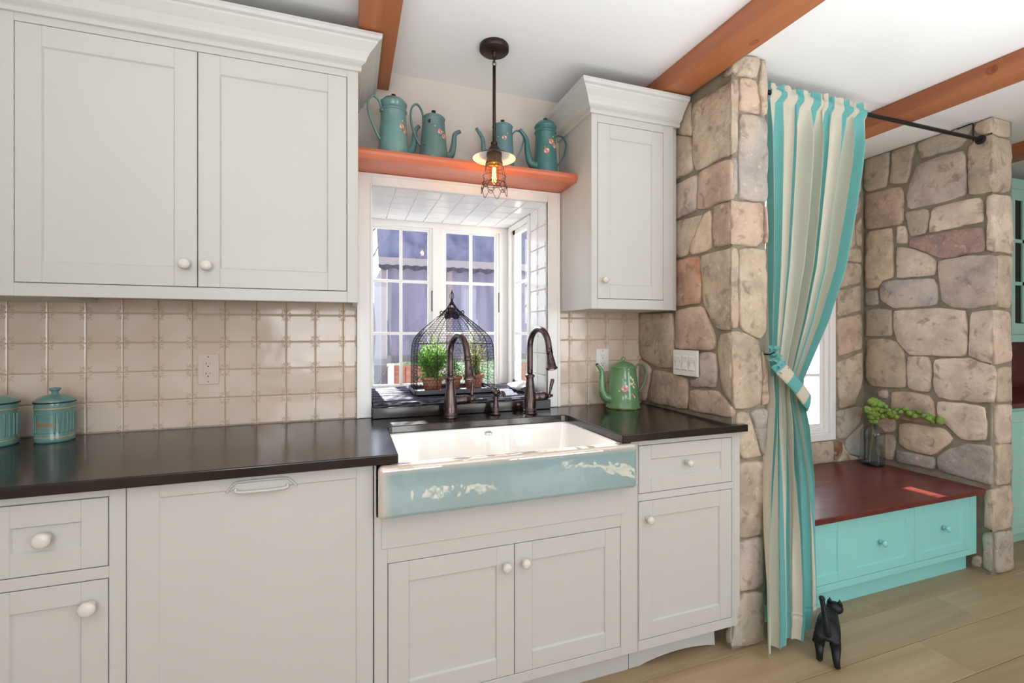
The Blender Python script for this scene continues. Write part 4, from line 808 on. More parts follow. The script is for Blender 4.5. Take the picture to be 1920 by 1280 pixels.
coffee_pot('coffee_pot', 'dusty teal enamel pot, second from left on the shelf, with a chip below its handle', GP, (0.338, 1.972, 2.0), 0.1, teal2,
           pbody(0.061, 0.046, 0.182), ([(0.047, 0.180), (0.049, 0.184), (0.044, 0.190), (0.030, 0.198), (0.012, 0.203), (0.0001, 0.204)], kn(0.203)), [(0.050, 0, 0.036), (0.076, 0, 0.044), (0.088, 0, 0.085), (0.094, 0, 0.135), (0.116, 0, 0.152)],
           [(-0.045, 0, 0.160), (-0.050, 0, 0.205), (-0.072, 0, 0.232), (-0.094, 0, 0.210), (-0.096, 0, 0.155), (-0.078, 0, 0.095), (-0.058, 0, 0.060)], (0.020, 0.008), 0.0075, -1.29, 0.115, 2, dec_s=1.2, chips=((-PI / 2 - 0.65, 0.155, 0.006), (-PI / 2 - 1.0, 0.055, 0.003)))
coffee_pot('coffee_pot', 'blue-teal enamel pot partly hidden behind the pendant rod', GP, (0.650, 1.985, 2.0), PI - 0.1, teal3,
           pbody(0.054, 0.044, 0.198), ([(0.045, 0.196), (0.047, 0.200), (0.042, 0.206), (0.028, 0.213), (0.010, 0.217), (0.0001, 0.218)], kn(0.215)), [(0.046, 0, 0.042), (0.070, 0, 0.050), (0.086, 0, 0.090), (0.092, 0, 0.140), (0.118, 0, 0.182)],
           [(-0.044, 0, 0.172), (-0.062, 0, 0.190), (-0.086, 0, 0.186), (-0.098, 0, 0.160), (-0.090, 0, 0.120), (-0.070, 0, 0.075), (-0.053, 0, 0.050)], (0.019, 0.007), 0.0065, 1.53, 0.135, 3, 1, 1.1)
coffee_pot('coffee_pot', 'deep teal enamel pot with rose sprays, rightmost on the shelf beside the cabinet', GP, (0.852, 1.968, 2.0), PI + 0.12, teal4,
           pbody(0.058, 0.046, 0.192), (big_lid(0.048, 0.250, 0.190), [(0.004, 0.247), (0.004, 0.252), (0.011, 0.255), (0.009, 0.262), (0.0001, 0.264)]), [(0.050, 0, 0.036), (0.078, 0, 0.046), (0.094, 0, 0.095), (0.100, 0, 0.150), (0.132, 0, 0.186)],
           [(-0.046, 0, 0.180), (-0.070, 0, 0.196), (-0.100, 0, 0.190), (-0.112, 0, 0.160), (-0.102, 0, 0.115), (-0.078, 0, 0.070), (-0.056, 0, 0.050)], (0.022, 0.008), 0.0065, 1.60, 0.14, 4, 3, 1.3)
coffee_pot('coffee_pot', 'green enamel coffee pot with flower sprays on the counter by the stone wall', None, (1.258, 1.955, 0.914), PI - 0.08, green_en,
           [(0.080, 0.0), (0.084, 0.002), (0.084, 0.008), (0.080, 0.014), (0.074, 0.07), (0.066, 0.14), (0.060, 0.186), (0.061, 0.192), (0.060, 0.194)],
           ([(0.064, 0.192), (0.066, 0.195), (0.060, 0.200), (0.042, 0.214), (0.020, 0.222), (0.008, 0.224), (0.009, 0.232), (0.011, 0.238), (0.007, 0.244), (0.0001, 0.245)], None),
           [(0.068, 0, 0.044), (0.098, 0, 0.055), (0.114, 0, 0.095), (0.114, 0, 0.145), (0.116, 0, 0.180), (0.140, 0, 0.212)],
           [(-0.058, 0, 0.180), (-0.080, 0, 0.206), (-0.108, 0, 0.200), (-0.122, 0, 0.165), (-0.112, 0, 0.120), (-0.088, 0, 0.082), (-0.072, 0, 0.070)], (0.026, 0.0075), 0.0075, 1.20, 0.100, 5, 1, 1.8)
g = bpy.data.objects['coffee_pot.004']; gl = g.location.copy(); g.location = (0, 0, 0)
f_ = interp([(0.080, 0.0), (0.084, 0.008), (0.080, 0.014), (0.074, 0.07), (0.066, 0.14), (0.060, 0.194)])
for (an_, z_, bl) in ((1.66, 0.120, [(0.0, 0.03, .009, 1, .6, 2), (0.010, 0.02, .008, 1, .7, 1), (0.014, 0.008, .006, 1, .8, 1), (0.004, 0.0, .008, 1, .6, .5), (-0.010, -0.002, .0055, 1, .8, 1), (0.012, -0.014, .009, 1, .6, 2.2), (0.022, -0.002, .004, 1, 1, 0)]),
                      (1.72, 0.070, [(0.0, 0.0, .009, 0, .55, 2.4), (0.009, -0.010, .008, 1, .5, 2.0)]), (1.30, 0.062, [(0, 0, .0026, 1, 1, 0), (0.006, -0.008, .0026, 1, 1, 0), (-0.006, 0.008, .0026, 1, 1, 0)])):
    dm = MB(); flower_decal(dm, f_, an_, z_, bl); dm.build('flower_spray', dec_mats, g)
MB().lathe([(0.0845, 0.001), (0.0852, 0.004), (0.0845, 0.007)], n=36, cap=False).build('rusty_foot_rim', mat('rust', (96, 60, 36), 0.8, col2=(110, 140, 84), vscale=40), g)
g.location = gl

# ------------------------------------------------------------------ canisters
can_en = mat('sage_teal_enamel', (110, 150, 142), 0.2, col2=(98, 136, 130), vscale=6, coat=0.3); gold = mat('gold_band', (206, 170, 116), 0.35, 0.3)
gold_txt = mat('gold_lettering', (170, 112, 62), 0.4)
def canister(label, loc, r, h, text, rot):
    t = thing('canister', label, 'canister', (0, 0, 0), 'teal enamel canisters'); ang = -PI / 2
    MB().lathe([(r * 0.96, 0), (r, 0.004), (r, 0.014), (r * 0.985, 0.018), (r * 0.985, h - 0.024), (r, h - 0.020), (r, h - 0.004), (r * 0.99, h)], n=48).build('body', can_en, t)
    for z in (0.016, h - 0.022): MB().lathe([(r * 1.0 + 0.0006, z), (r + 0.0012, z + 0.0015), (r + 0.0006, z + 0.003)], n=48, cap=False).build('gold_band', gold, t)
    m = MB()
    for k_ in range(-1, 22):       # raised flutes outside the name panel
        a = ang + 0.75 + k_ * 0.22
        if a > ang + 2 * PI - 0.72: break
        m.tube([(r * .985 * math.cos(a), r * .985 * math.sin(a), 0.030), (r * .992 * math.cos(a), r * .992 * math.sin(a), 0.034), (r * .992 * math.cos(a), r * .992 * math.sin(a), h - 0.040), (r * .985 * math.cos(a), r * .985 * math.sin(a), h - 0.036)], 0.0022, 6)
    pa = []
    for a, z in ((-0.6, 0.034), (0.6, 0.034), (0.6, h - 0.038), (-0.6, h - 0.038)): pa.append((a, z))
    q = resample([(a * r, z) for a, z in pa], 0.006); m.tube([(r * .99 * math.cos(ang + a / r), r * .99 * math.sin(ang + a / r), z) for a, z in q], 0.0014, 6, closed=True)
    m.build('relief_panel', can_en, t)
    cu = bpy.data.curves.new('lettering', 'FONT'); cu.body = text; cu.size = 0.023; cu.align_x = 'CENTER'; cu.align_y = 'CENTER'; cu.shear = 0.35; cu.extrude = 0.0003; cu.resolution_u = 3; cu.offset = 0.0004
    to = bpy.data.objects.new('tmp_text', cu); COL.objects.link(to); dg = bpy.context.evaluated_depsgraph_get(); me = bpy.data.meshes.new_from_object(to.evaluated_get(dg)); bpy.data.objects.remove(to)
    for v in me.vertices: a = ang + v.co.x / r; z = v.co.y + h * 0.46; q = r * 0.99 + v.co.z + 0.0006; v.co = (q * math.cos(a), q * math.sin(a), z)
    me.materials.clear(); me.materials.append(gold_txt); o = bpy.data.objects.new('lettering', me); COL.objects.link(o); o.parent = t
    l = MB().lathe([(r * 1.03, h - 0.002), (r * 1.05, h), (r * 1.04, h + 0.004), (r * 0.85, h + 0.014), (r * 0.5, h + 0.021), (r * 0.2, h + 0.024), (r * 0.17, h + 0.030), (r * 0.24, h + 0.036), (r * 0.30, h + 0.040), (r * 0.28, h + 0.045), (0.0001, h + 0.047)], n=40).build('lid', can_en, t)
    MB().lathe([(r * 1.045, h - 0.0035), (r * 1.056, h - 0.001), (r * 1.05, h + 0.001)], n=40, cap=False).build('dark_lid_edge', chip, l)
    t.location = loc; t.rotation_euler = (0, 0, rot)
canister('small teal enamel canister with gold lettering, right of the larger canister', (-0.940, 1.995, 0.914), 0.0515, 0.133, 'Farine', -0.12)
canister('larger teal enamel canister cut off by the left edge of the view', (-1.093, 1.975, 0.914), 0.063, 0.138, 'Sucre', 0.0)

# ------------------------------------------------------------------ faucets
def faucet(label, loc, rz, hgt, reach, lever):
    t = thing('kitchen_faucet', label, 'faucet', (0, 0, 0), 'bronze gooseneck faucets')
    b = MB().lathe([(0.031, 0), (0.031, 0.005), (0.027, 0.008), (0.0295, 0.012), (0.0295, 0.015), (0.026, 0.018), (0.0265, 0.030), (0.0275, 0.050), (0.0265, 0.075), (0.0225, 0.105), (0.0185, 0.135), (0.0165, 0.155), (0.017, 0.162), (0.022, 0.166), (0.0225, 0.171), (0.018, 0.176), (0.0145, 0.178)], n=32).build('body', bronze, t)
    MB().lathe([(0.0215, 0.0), (0.020, 0.018), (0.019, 0.040), (0.021, 0.044), (0.021, 0.050), (0.019, 0.054), (0.019, 0.066), (0.014, 0.072), (0.0001, 0.073)], (0.018, 0, 0.074), 20, 'X').build('valve_arm', bronze, t)
    lv = MB().lathe([(0.004, 0.0), (0.008, 0.004), (0.011, 0.011), (0.009, 0.018), (0.005, 0.024), (0.007, 0.028), (0.0001, 0.032)], (0.088, 0, 0.074), 16, 'X')
    lv.tube([(0.101, 0, 0.080), (0.100 + lever * 0.3, 0, 0.096), (0.100 + lever * 0.7, 0, 0.125), (0.100 + lever, 0, 0.146), (0.100 + lever, 0, 0.150)], [0.0045, 0.0055, 0.0085, 0.0092, 0.006], 12).build('lever', bronze, t)
    pts = []; z0 = 0.170; R_ = reach / 2; zt = hgt - 0.0132
    pts += [(0, 0, z0 + (zt - R_ - z0) * i / 4) for i in range(4)]
    for i in range(0, 21):
        a = PI * i / 20; a = a * (0.94); pts.append((0, -(R_ - R_ * math.cos(a)), zt - R_ + R_ * math.sin(a) * 1.0))
    e = Vector(pts[-1]); d_ = (e - Vector(pts[-2])).normalized(); e2 = e + d_ * 0.03; pts.append(tuple(e2))
    MB().tube(pts, 0.0132, 16).build('gooseneck', bronze, t)
    hp = [(0, 0.0125), (0.002, 0.0145), (0.006, 0.0145), (0.008, 0.0130), (0.020, 0.0140), (0.045, 0.0180), (0.062, 0.0205), (0.066, 0.0245), (0.071, 0.0245), (0.073, 0.0200)]
    m = MB(); m.tube([e2 + d_ * s for s, r in hp], [r for s, r in hp], 20); h = m.build('spray_head', bronze, t)
    q = e2 + d_ * 0.035; MB().ball(q + Vector((0.0, -0.0155, 0.004)), 0.007, 10, 8, sc=(0.8, 0.5, 1.6)).build('spray_button', chip, h)
    q = e2 + d_ * 0.0735; MB().tube([q, q + d_ * 0.002], 0.0185, 16).build('aerator', chrome, h)
    t.location = loc; t.rotation_euler = (0, 0, rz)
faucet('bronze gooseneck faucet in front of the wire cloche, left of the two', (0.408, 1.962, 0.914), 0.18, 0.366, 0.175, 0.004)
faucet('bronze gooseneck faucet, right of the two, beside the right window casing', (0.768, 1.948, 0.914), 0.12, 0.392, 0.165, 0.018)
t = thing('water_tap', 'small bronze cross-handle tap between the two gooseneck faucets', 'tap', (0, 0, 0))
MB().lathe([(0.021, 0), (0.0215, 0.006), (0.016, 0.009), (0.018, 0.014), (0.018, 0.018), (0.014, 0.022), (0.012, 0.045), (0.0095, 0.068), (0.012, 0.074), (0.012, 0.080), (0.008, 0.084), (0.0001, 0.085)], n=24).build('body', bronze, t)
m = MB(); m.ball((0, 0, 0.098), 0.014, 14, 10)
for a in range(4): q = a * PI / 2 + 0.5; m.tube([(0, 0, 0.100), (0.012 * math.cos(q), 0.012 * math.sin(q), 0.103), (0.020 * math.cos(q), 0.020 * math.sin(q), 0.104)], [0.0035, 0.0045, 0.0075], 10)
m.ball((0, 0, 0.114), 0.006); m.build('cross_handle', bronze, t)
MB().tube(spline([(0.008, 0, 0.085), (0.026, -0.01, 0.100), (0.034, -0.018, 0.092), (0.034, -0.02, 0.080)], 5), 0.006, 10).build('spout', bronze, t); t.location = (0.614, 1.972, 0.914)

# ------------------------------------------------------------------ ruffled towel on the sill
tw = bpy.data.materials.new('striped_towel'); tw.use_nodes = True; n = tw.node_tree.nodes; L = tw.node_tree.links; b = n['Principled BSDF']; b.inputs['Roughness'].default_value = 0.95
tcn = n.new('ShaderNodeTexCoord'); wv = n.new('ShaderNodeTexWave'); wv.wave_type = 'BANDS'; wv.bands_direction = 'Y'; wv.inputs['Scale'].default_value = 14; wv.inputs['Distortion'].default_value = 2.5; wv.inputs['Detail'].default_value = 3; wv.inputs['Detail Scale'].default_value = 3
L.new(tcn.outputs['Object'], wv.inputs[0]); r = n.new('ShaderNodeValToRGB'); r.color_ramp.elements[0].color = srgb((34, 36, 48)); r.color_ramp.elements[1].color = srgb((96, 98, 112)); r.color_ramp.elements[0].position = 0.35; r.color_ramp.elements[1].position = 0.75; L.new(wv.outputs[0], r.inputs[0]); L.new(r.outputs[0], b.inputs['Base Color'])
nz = n.new('ShaderNodeTexNoise'); nz.inputs['Scale'].default_value = 160; L.new(tcn.outputs['Object'], nz.inputs[0]); bp = n.new('ShaderNodeBump'); bp.inputs['Strength'].default_value = 0.8; bp.inputs['Distance'].default_value = 0.004; L.new(nz.outputs[0], bp.inputs['Height']); L.new(bp.outputs[0], b.inputs['Normal'])
def tow(u, v):
    x = 0.096 + u * 0.80; e = 0.010 * math.sin(x * 42) + 0.008 * math.sin(x * 17 + 1); y = 2.043 + e * (1 - v) + v * (0.60 - 0.01)
    y = 2.050 + e * (1 - v) + v * 0.60
    z = 0.9655 + 0.004 + 0.005 * noise.noise(Vector((x * 9, y * 14, 0))) + 0.005 * math.sin(y * 95 + 3 * noise.noise(Vector((x * 5, y * 5, 2)))) * (0.6 + 0.4 * noise.noise(Vector((x * 4, y * 4, 7))))
    if v < 0.03: z = 0.9615
    return (x, y, z)
o = MB().grid(tow, 110, 90).build('dish_towel', tw, org=(0.5, 2.3, 0.9605)); sm = o.modifiers.new('thickness', 'SOLIDIFY'); sm.thickness = 0.003; sm.offset = 1
tag(o, 'rumpled black and grey ribbed towel spread over the window ledge', 'towel')
def rag(u, v):
    a = u * 2 * PI; r = 0.5 + 0.5 * math.cos(a); x = 0.845 + 0.05 * math.cos(a) * (0.8 + 0.3 * math.sin(v * 5)); y = 2.30 + (v - 0.5) * 0.26 + 0.01 * math.sin(a * 2)
    return (x, y, 0.980 + 0.020 * (1 + math.sin(a)) * (0.6 + 0.4 * math.sin(v * 3 + 0.5)) + 0.006 * noise.noise(Vector((x * 30, y * 30, v * 4))))
o = MB().grid(rag, 28, 26, closeu=True).build('cloth', mat('white_cloth', (232, 232, 230), 0.9, bump=0.3, bscale=120), org=(0.845, 2.3, 0.97)); tag(o, 'small white cloth rolled up on the ledge beside the side casement', 'cloth')

# ------------------------------------------------------------------ wire cloche with herbs
CX, CY = 0.492, 2.33; HX, HY = 0.190, 0.112; CZ0 = 0.990
t = thing('wire_cloche', 'dark wire birdcage-style cloche with chicken wire covering three herb pots', 'cloche', (CX, CY, CZ0 - 0.010))
m = MB(); q = 0.012
m.box(CX - HX - q, CY - HY - q, CZ0 - 0.010, CX + HX + q, CY + HY + q, CZ0 - 0.006)
for (a, b_, c, d) in ((-HX - q, -HY - q, HX + q, -HY - q + 0.004), (-HX - q, HY + q - 0.004, HX + q, HY + q), (-HX - q, -HY - q, -HX - q + 0.004, HY + q), (HX + q - 0.004, -HY - q, HX + q, HY + q)): m.box(CX + a, CY + b_, CZ0 - 0.010, CX + c, CY + d, CZ0 + 0.014)
for a in (-1, 1):
    for b_ in (-1, 1): m.ball((CX + a * (HX + 0.004), CY + b_ * (HY + 0.004), CZ0 - 0.012), 0.008)
m.build('tray', mat('galvanized_dark', (84, 82, 92), 0.4, 0.5), t)
prof = [(0.0, 1.0), (0.14, 1.0), (0.20, 0.99), (0.245, 0.95), (0.275, 0.86), (0.31, 0.68), (0.345, 0.48), (0.375, 0.30), (0.40, 0.17), (0.42, 0.09), (0.435, 0.045), (0.445, 0.02)]   # height, fraction of the half widths (ogee)
def pf(h):
    for (a, fa), (b_, fb) in zip(prof, prof[1:]):
        if h <= b_: return fa + (fb - fa) * (h - a) / (b_ - a)
    return 0.02
m = MB()
for i in range(8):
    dx, dy = [(-1, -1), (0, -1), (1, -1), (1, 0), (1, 1), (0, 1), (-1, 1), (-1, 0)][i]
    if (dx, dy) == (0, -1) or (dx, dy) == (0, 1): continue
    m.tube(spline([(CX + dx * HX * f, CY + dy * HY * f, CZ0 + h) for h, f in prof], 3), 0.0020, 6)
for dx in (-0.5, 0.5):
    for dy in (-1, 1): m.tube(spline([(CX + dx * HX * f, CY + dy * HY * f, CZ0 + h) for h, f in prof], 3), 0.0014, 6)
for h in (0.004, 0.235): f = pf(h); m.tube([(CX - HX * f, CY - HY * f, CZ0 + h), (CX + HX * f, CY - HY * f, CZ0 + h), (CX + HX * f, CY + HY * f, CZ0 + h), (CX - HX * f, CY + HY * f, CZ0 + h)], 0.0016, 5, closed=True)
m.build('frame', wire_mat, t)
m = MB(); m.lathe([(0.010, 0.432), (0.016, 0.428), (0.010, 0.442), (0.005, 0.447), (0.0085, 0.451), (0.005, 0.455), (0.004, 0.458)], (CX, CY, CZ0), 12)
for k_ in range(4): a = k_ * PI / 2; m.tube(spline([(CX + r_ * math.cos(a), CY + r_ * math.sin(a), CZ0 + z) for r_, z in ((0.003, 0.456), (0.010, 0.466), (0.009, 0.480), (0.001, 0.496), (0.0, 0.506))], 4), 0.0016, 6)
m.build('finial', wire_mat, t)
for yy in (-1, 1):
    m = MB()
    for s in (-1, 1):
        sc_ = [(0.006, 0.395), (0.018, 0.380), (0.040, 0.378), (0.052, 0.388), (0.046, 0.398), (0.038, 0.392), (0.042, 0.386)]
        m.tube(spline([(CX + s * a, CY + yy * (0.035 if a < 0.03 else 0.045), CZ0 + z) for a, z in sc_], 5), 0.0026, 6)
        for (a, z, r_) in ((0.010, 0.372, 0.010), (0.022, 0.366, 0.010), (0.016, 0.385, 0.010), (0.006, 0.398, 0.008), (0.012, 0.410, 0.007)): m.ball((CX + s * a, CY + yy * 0.032, CZ0 + z), r_, 10, 6, sc=(1, 0.35, 1))
    m.build('scroll_ornament', wire_mat, t)
# chicken wire on the four sides
m = MB(); cw = 0.0165; ch = cw / math.sqrt(3)
def side_pt(side, s, h):
    f = pf(h)
    if side == 0: return Vector((CX + s * HX * f, CY - HY * f, CZ0 + h))
    if side == 1: return Vector((CX + s * HX * f, CY + HY * f, CZ0 + h))
    if side == 2: return Vector((CX - HX * f, CY + s * HY * f, CZ0 + h))
    return Vector((CX + HX * f, CY + s * HY * f, CZ0 + h))
# arc-length table so that the cells keep their size up the slope
hs = [0.0]; arc = [0.0]; z_ = 0
while hs[-1] < 0.425:
    h = hs[-1] + 0.003; d_ = math.hypot(0.003, (pf(h) - pf(hs[-1])) * 0.17); arc.append(arc[-1] + d_); hs.append(h)
def h_at(s):
    for i in range(len(arc) - 1):
        if arc[i + 1] >= s: return hs[i] + (hs[i + 1] - hs[i]) * (s - arc[i]) / (arc[i + 1] - arc[i])
    return None
vs, fs = [], []
def wire(a, b_, r_=0.0008):
    d_ = (b_ - a)
    if d_.length < 1e-5: return
    u = d_.orthogonal().normalized(); w = d_.cross(u).normalized(); o_ = len(vs)
    for p in (a, b_):
        for k_ in range(3): g_ = 2 * PI * k_ / 3; vs.append(tuple(p + u * r_ * math.cos(g_) + w * r_ * math.sin(g_)))
    for k_ in range(3): l = (k_ + 1) % 3; fs.append((o_ + k_, o_ + l, o_ + 3 + l, o_ + 3 + k_))
for side in range(4):
    half = HX if side < 2 else HY; row = 0; s = 0.0; rh = 1.5 * cw / math.sqrt(3) * 1.0
    while s < arc[-1] - 0.02:
        off = cw / 2 if row % 2 else 0; nn = int(2 * half / cw) + 2
        for i in range(-1, nn):
            x = -half + i * cw + off
            def P_(xx, ss):
                h = h_at(max(ss, 0))
                if h is None: return None
                lim = half * pf(h)
                if abs(xx) > lim * 1.03: return None
                return side_pt(side, max(-1, min(1, xx / lim)), h)
            a = P_(x, s + 0.5 * ch); b_ = P_(x + cw / 2, s); c = P_(x - cw / 2, s); d_ = P_(x, s + 1.5 * ch * 1.0)
            if a and b_: wire(a, b_)
            if a and c: wire(a, c)
            if a and d_: wire(a, d_)
        s += 1.5 * ch; row += 1
m.add(vs, fs, True); o = m.build('chicken_wire', wire_mat, t); o['kind'] = 'stuff'
terra = mat('terracotta', (170, 96, 72), 0.85, col2=(196, 140, 118), vscale=16, bump=0.3, bscale=60)
def herb(label, x, y, r, h, leaf, fh, fw, n_, seed, lr, stringy=False):
    t = thing('potted_herb', label, 'potted plant', (x, y, CZ0 - 0.006), 'herb pots under the wire cloche'); z = CZ0 - 0.006
    MB().lathe([(r * 0.68, 0), (r * 0.88, h - 0.018), (r * 0.88, h - 0.017), (r, h - 0.016), (r * 1.02, h - 0.001), (r * 0.92, h), (r * 0.88, h - 0.008)], (x, y, z), 28).build('pot', terra, t)
    MB().lathe([(r * 0.88, h - 0.010), (r * 0.3, h - 0.006), (0.0001, h - 0.005)], (x, y, z), 20, cap=False).build('soil', mat('soil', (52, 38, 30), 0.95), t)
    rr_ = random.Random(seed); sm_ = MB(); lm = MB(); zb_ = z + h - 0.006; k_ = int(n_ / 12)
    for i in range(k_):
        a = rr_.uniform(0, 2 * PI); sp_ = rr_.random() ** 0.5; hh = fh * (0.35 + 0.65 * rr_.random()) * (1.05 - 0.45 * sp_); tip = Vector((x + fw * sp_ * math.cos(a), y + 0.75 * fw * sp_ * math.sin(a), zb_ + hh))
        if i % 9 == 0: tip.z = zb_ - 0.02 * rr_.random(); tip.x = x + fw * 1.25 * math.cos(a); tip.y = y + fw * 0.8 * math.sin(a)
        tip.x = min(max(tip.x, CX - HX + 0.012), CX + HX - 0.012); tip.y = min(max(tip.y, CY - HY + 0.012), CY + HY - 0.012)
        b0 = Vector((x + r * 0.5 * rr_.uniform(-1, 1), y + r * 0.5 * rr_.uniform(-1, 1), zb_)); mid = (b0 + tip) / 2 + Vector((0, 0, 0.02)); P = spline([b0, mid, tip], 4)
        sm_.tube(P, 0.0007, 3, cap=False)
        for j in range(12):
            s_ = rr_.uniform(0.3, 1.0) if not stringy else rr_.uniform(0.15, 1.0); p = P[min(len(P) - 1, int(s_ * (len(P) - 1)))] + Vector((rr_.uniform(-1, 1), rr_.uniform(-1, 1), rr_.uniform(-1, 1))) * lr * 1.6
            u = Vector((rr_.uniform(-1, 1), rr_.uniform(-1, 1), rr_.uniform(-0.4, 0.8))).normalized(); w = u.cross(Vector((rr_.uniform(-1, 1), rr_.uniform(-1, 1), rr_.uniform(-1, 1)))).normalized(); l = lr * rr_.uniform(0.7, 1.3)
            nn = u.cross(w) * l * 0.25
            lm.add([p, p + u * l * 0.6 + w * l * 0.55, p + u * l * 1.3 + nn, p + u * l * 0.6 - w * l * 0.55], [(0, 1, 2, 3)], False)
    sm_.build('stems', mat('herb_stem', (96, 112, 58), 0.7), t)['kind'] = 'stuff'; lm.build('foliage', leaf, t)['kind'] = 'stuff'
lf1 = cloth_trans('parsley_leaf', (108, 158, 62), 0.45, 0.5, col2=(134, 182, 82), vscale=30, spec=0.4)
lf2 = cloth_trans('thyme_leaf', (136, 150, 76), 0.45, 0.5, col2=(168, 160, 112), vscale=30)
herb('terracotta pot of bushy green parsley at the left inside the wire cloche', 0.392, 2.325, 0.056, 0.074, lf1, 0.225, 0.100, 2600, 1, 0.0088)
herb('small terracotta pot behind the left faucet head inside the cloche', 0.502, 2.355, 0.046, 0.072, lf1, 0.13, 0.045, 300, 2, 0.007)
herb('terracotta pot of wispy thyme at the right inside the wire cloche', 0.606, 2.33, 0.054, 0.080, lf2, 0.27, 0.085, 1400, 3, 0.0064, True)

# ------------------------------------------------------------------ pendant lamp
PX, PY = 0.540, 1.755
t = thing('pendant_lamp', 'bronze pendant lamp with white dish shade and wire cage around a glowing bulb', 'lamp', (PX, PY, CZ))
MB().lathe([(0.0001, 0), (0.056, 0), (0.058, -0.003), (0.058, -0.020), (0.054, -0.024), (0.0001, -0.026)], (PX, PY, CZ), 36).build('canopy', bronze_dark, t)
m = MB(); m.lathe([(0.010, 0), (0.011, -0.006), (0.006, -0.012), (0.006, -0.022), (0.0001, -0.023)], (PX, PY, CZ - 0.024), 14)
for i, (zz, rot) in enumerate(((-0.046, 0), (-0.058, PI / 2), (-0.070, 0))):
    m.tube([(PX + 0.0075 * math.cos(a) * math.cos(rot), PY + 0.0075 * math.cos(a) * math.sin(rot), CZ + zz + 0.010 * math.sin(a)) for a in [2 * PI * q / 12 for q in range(12)]], 0.0016, 6, closed=True)
m.build('chain_loop', bronze_dark, t)
MB().lathe([(0.0001, CZ - 0.078), (0.0065, CZ - 0.080), (0.0065, 2.025), (0.0001, 2.024)], (PX, PY, 0), 16).build('rod', bronze_dark, t)
MB().lathe([(0.0065, 2.035), (0.010, 2.032), (0.013, 2.028), (0.013, 2.020), (0.009, 2.018), (0.016, 2.012), (0.021, 2.004), (0.022, 1.996), (0.030, 1.990), (0.030, 1.984)], (PX, PY, 0), 24).build('collar', bronze_dark, t)
sd = MB().lathe([(0.020, 1.990), (0.060, 1.980), (0.085, 1.966), (0.0865, 1.964)], (PX, PY, 0), 48, cap=False).build('shade', bronze_dark, t)
MB().lathe([(0.020, 1.9885), (0.060, 1.9785), (0.085, 1.9645)], (PX, PY, 0), 48, cap=False).build('white_enamel_lining', mat('white_enamel', (238, 232, 224), 0.3), sd)
MB().lathe([(0.030, 1.985), (0.031, 1.975), (0.029, 1.965), (0.033, 1.948), (0.035, 1.940), (0.032, 1.940), (0.024, 1.960), (0.024, 1.980)], (PX, PY, 0), 24, cap=False).build('socket_cup', mat('grey_bronze', (92, 74, 66), 0.4, 0.6), t)
MB().lathe([(0.014, 1.975), (0.0145, 1.945)], (PX, PY, 0), 20).build('lamp_holder', mat('brass', (176, 130, 70), 0.3, 0.9), t)
m = MB(); cz = [(0.033, 1.950), (0.0365, 1.930), (0.043, 1.905), (0.0465, 1.885), (0.047, 1.865)]
for k_ in range(6): a = k_ * PI / 3 + 0.3; m.tube(spline([(PX + r_ * math.cos(a), PY + r_ * math.sin(a), z) for r_, z in cz], 3), 0.0011, 5)
for r_, z in ((0.0365, 1.930), (0.0455, 1.894), (0.047, 1.865)): m.tube([(PX + r_ * math.cos(a), PY + r_ * math.sin(a), z) for a in [2 * PI * i / 30 for i in range(30)]], 0.0011, 5, closed=True)
for ph, zt_, dr, g0 in ((0, 1.868, 0.026, 0.0), (PI / 6, 1.857, 0.036, 0.003)):     # two staggered scalloped rings
    m.tube([(PX + (0.047 + g0 + 0.003 * (1 - abs(math.cos(3 * a)))) * math.cos(a + ph), PY + (0.047 + g0 + 0.003 * (1 - abs(math.cos(3 * a)))) * math.sin(a + ph), zt_ - dr * (1 - abs(math.cos(3 * a)) ** 1.8)) for a in [2 * PI * i / 120 for i in range(120)]], 0.0011, 5, closed=True)
m.build('wire_cage', wire_mat, t)
bulb = MB().lathe([(0.0135, 1.948), (0.0145, 1.935), (0.018, 1.925), (0.0185, 1.900), (0.0180, 1.880), (0.014, 1.868), (0.006, 1.860), (0.0001, 1.858)], (PX, PY, 0), 24, cap=False).build('bulb', glass('amber_glass', (255, 226, 180), 0.05, 0.8), t)
fil = mat('filament', (255, 200, 120), 0.5, emit=(255, 190, 105), estr=26); m = MB()
for k_ in range(7): a = 2 * PI * k_ / 7; m.tube([(PX + 0.006 * math.cos(a), PY + 0.006 * math.sin(a), 1.928), (PX + 0.008 * math.cos(a + .25), PY + 0.008 * math.sin(a + .25), 1.874)], 0.0009, 5)
m.build('filament', fil, bulb)
MB().lathe([(0.004, 1.945), (0.0025, 1.930), (0.0015, 1.876)], (PX, PY, 0), 8).build('stem', mat('bulb_stem', (250, 222, 180), 0.2), bulb)
pl = light('pendant_glow', 'POINT', (PX, PY, 1.90), (PX, PY, 0), 1.6, (1, 0.66, 0.36), 0.012)

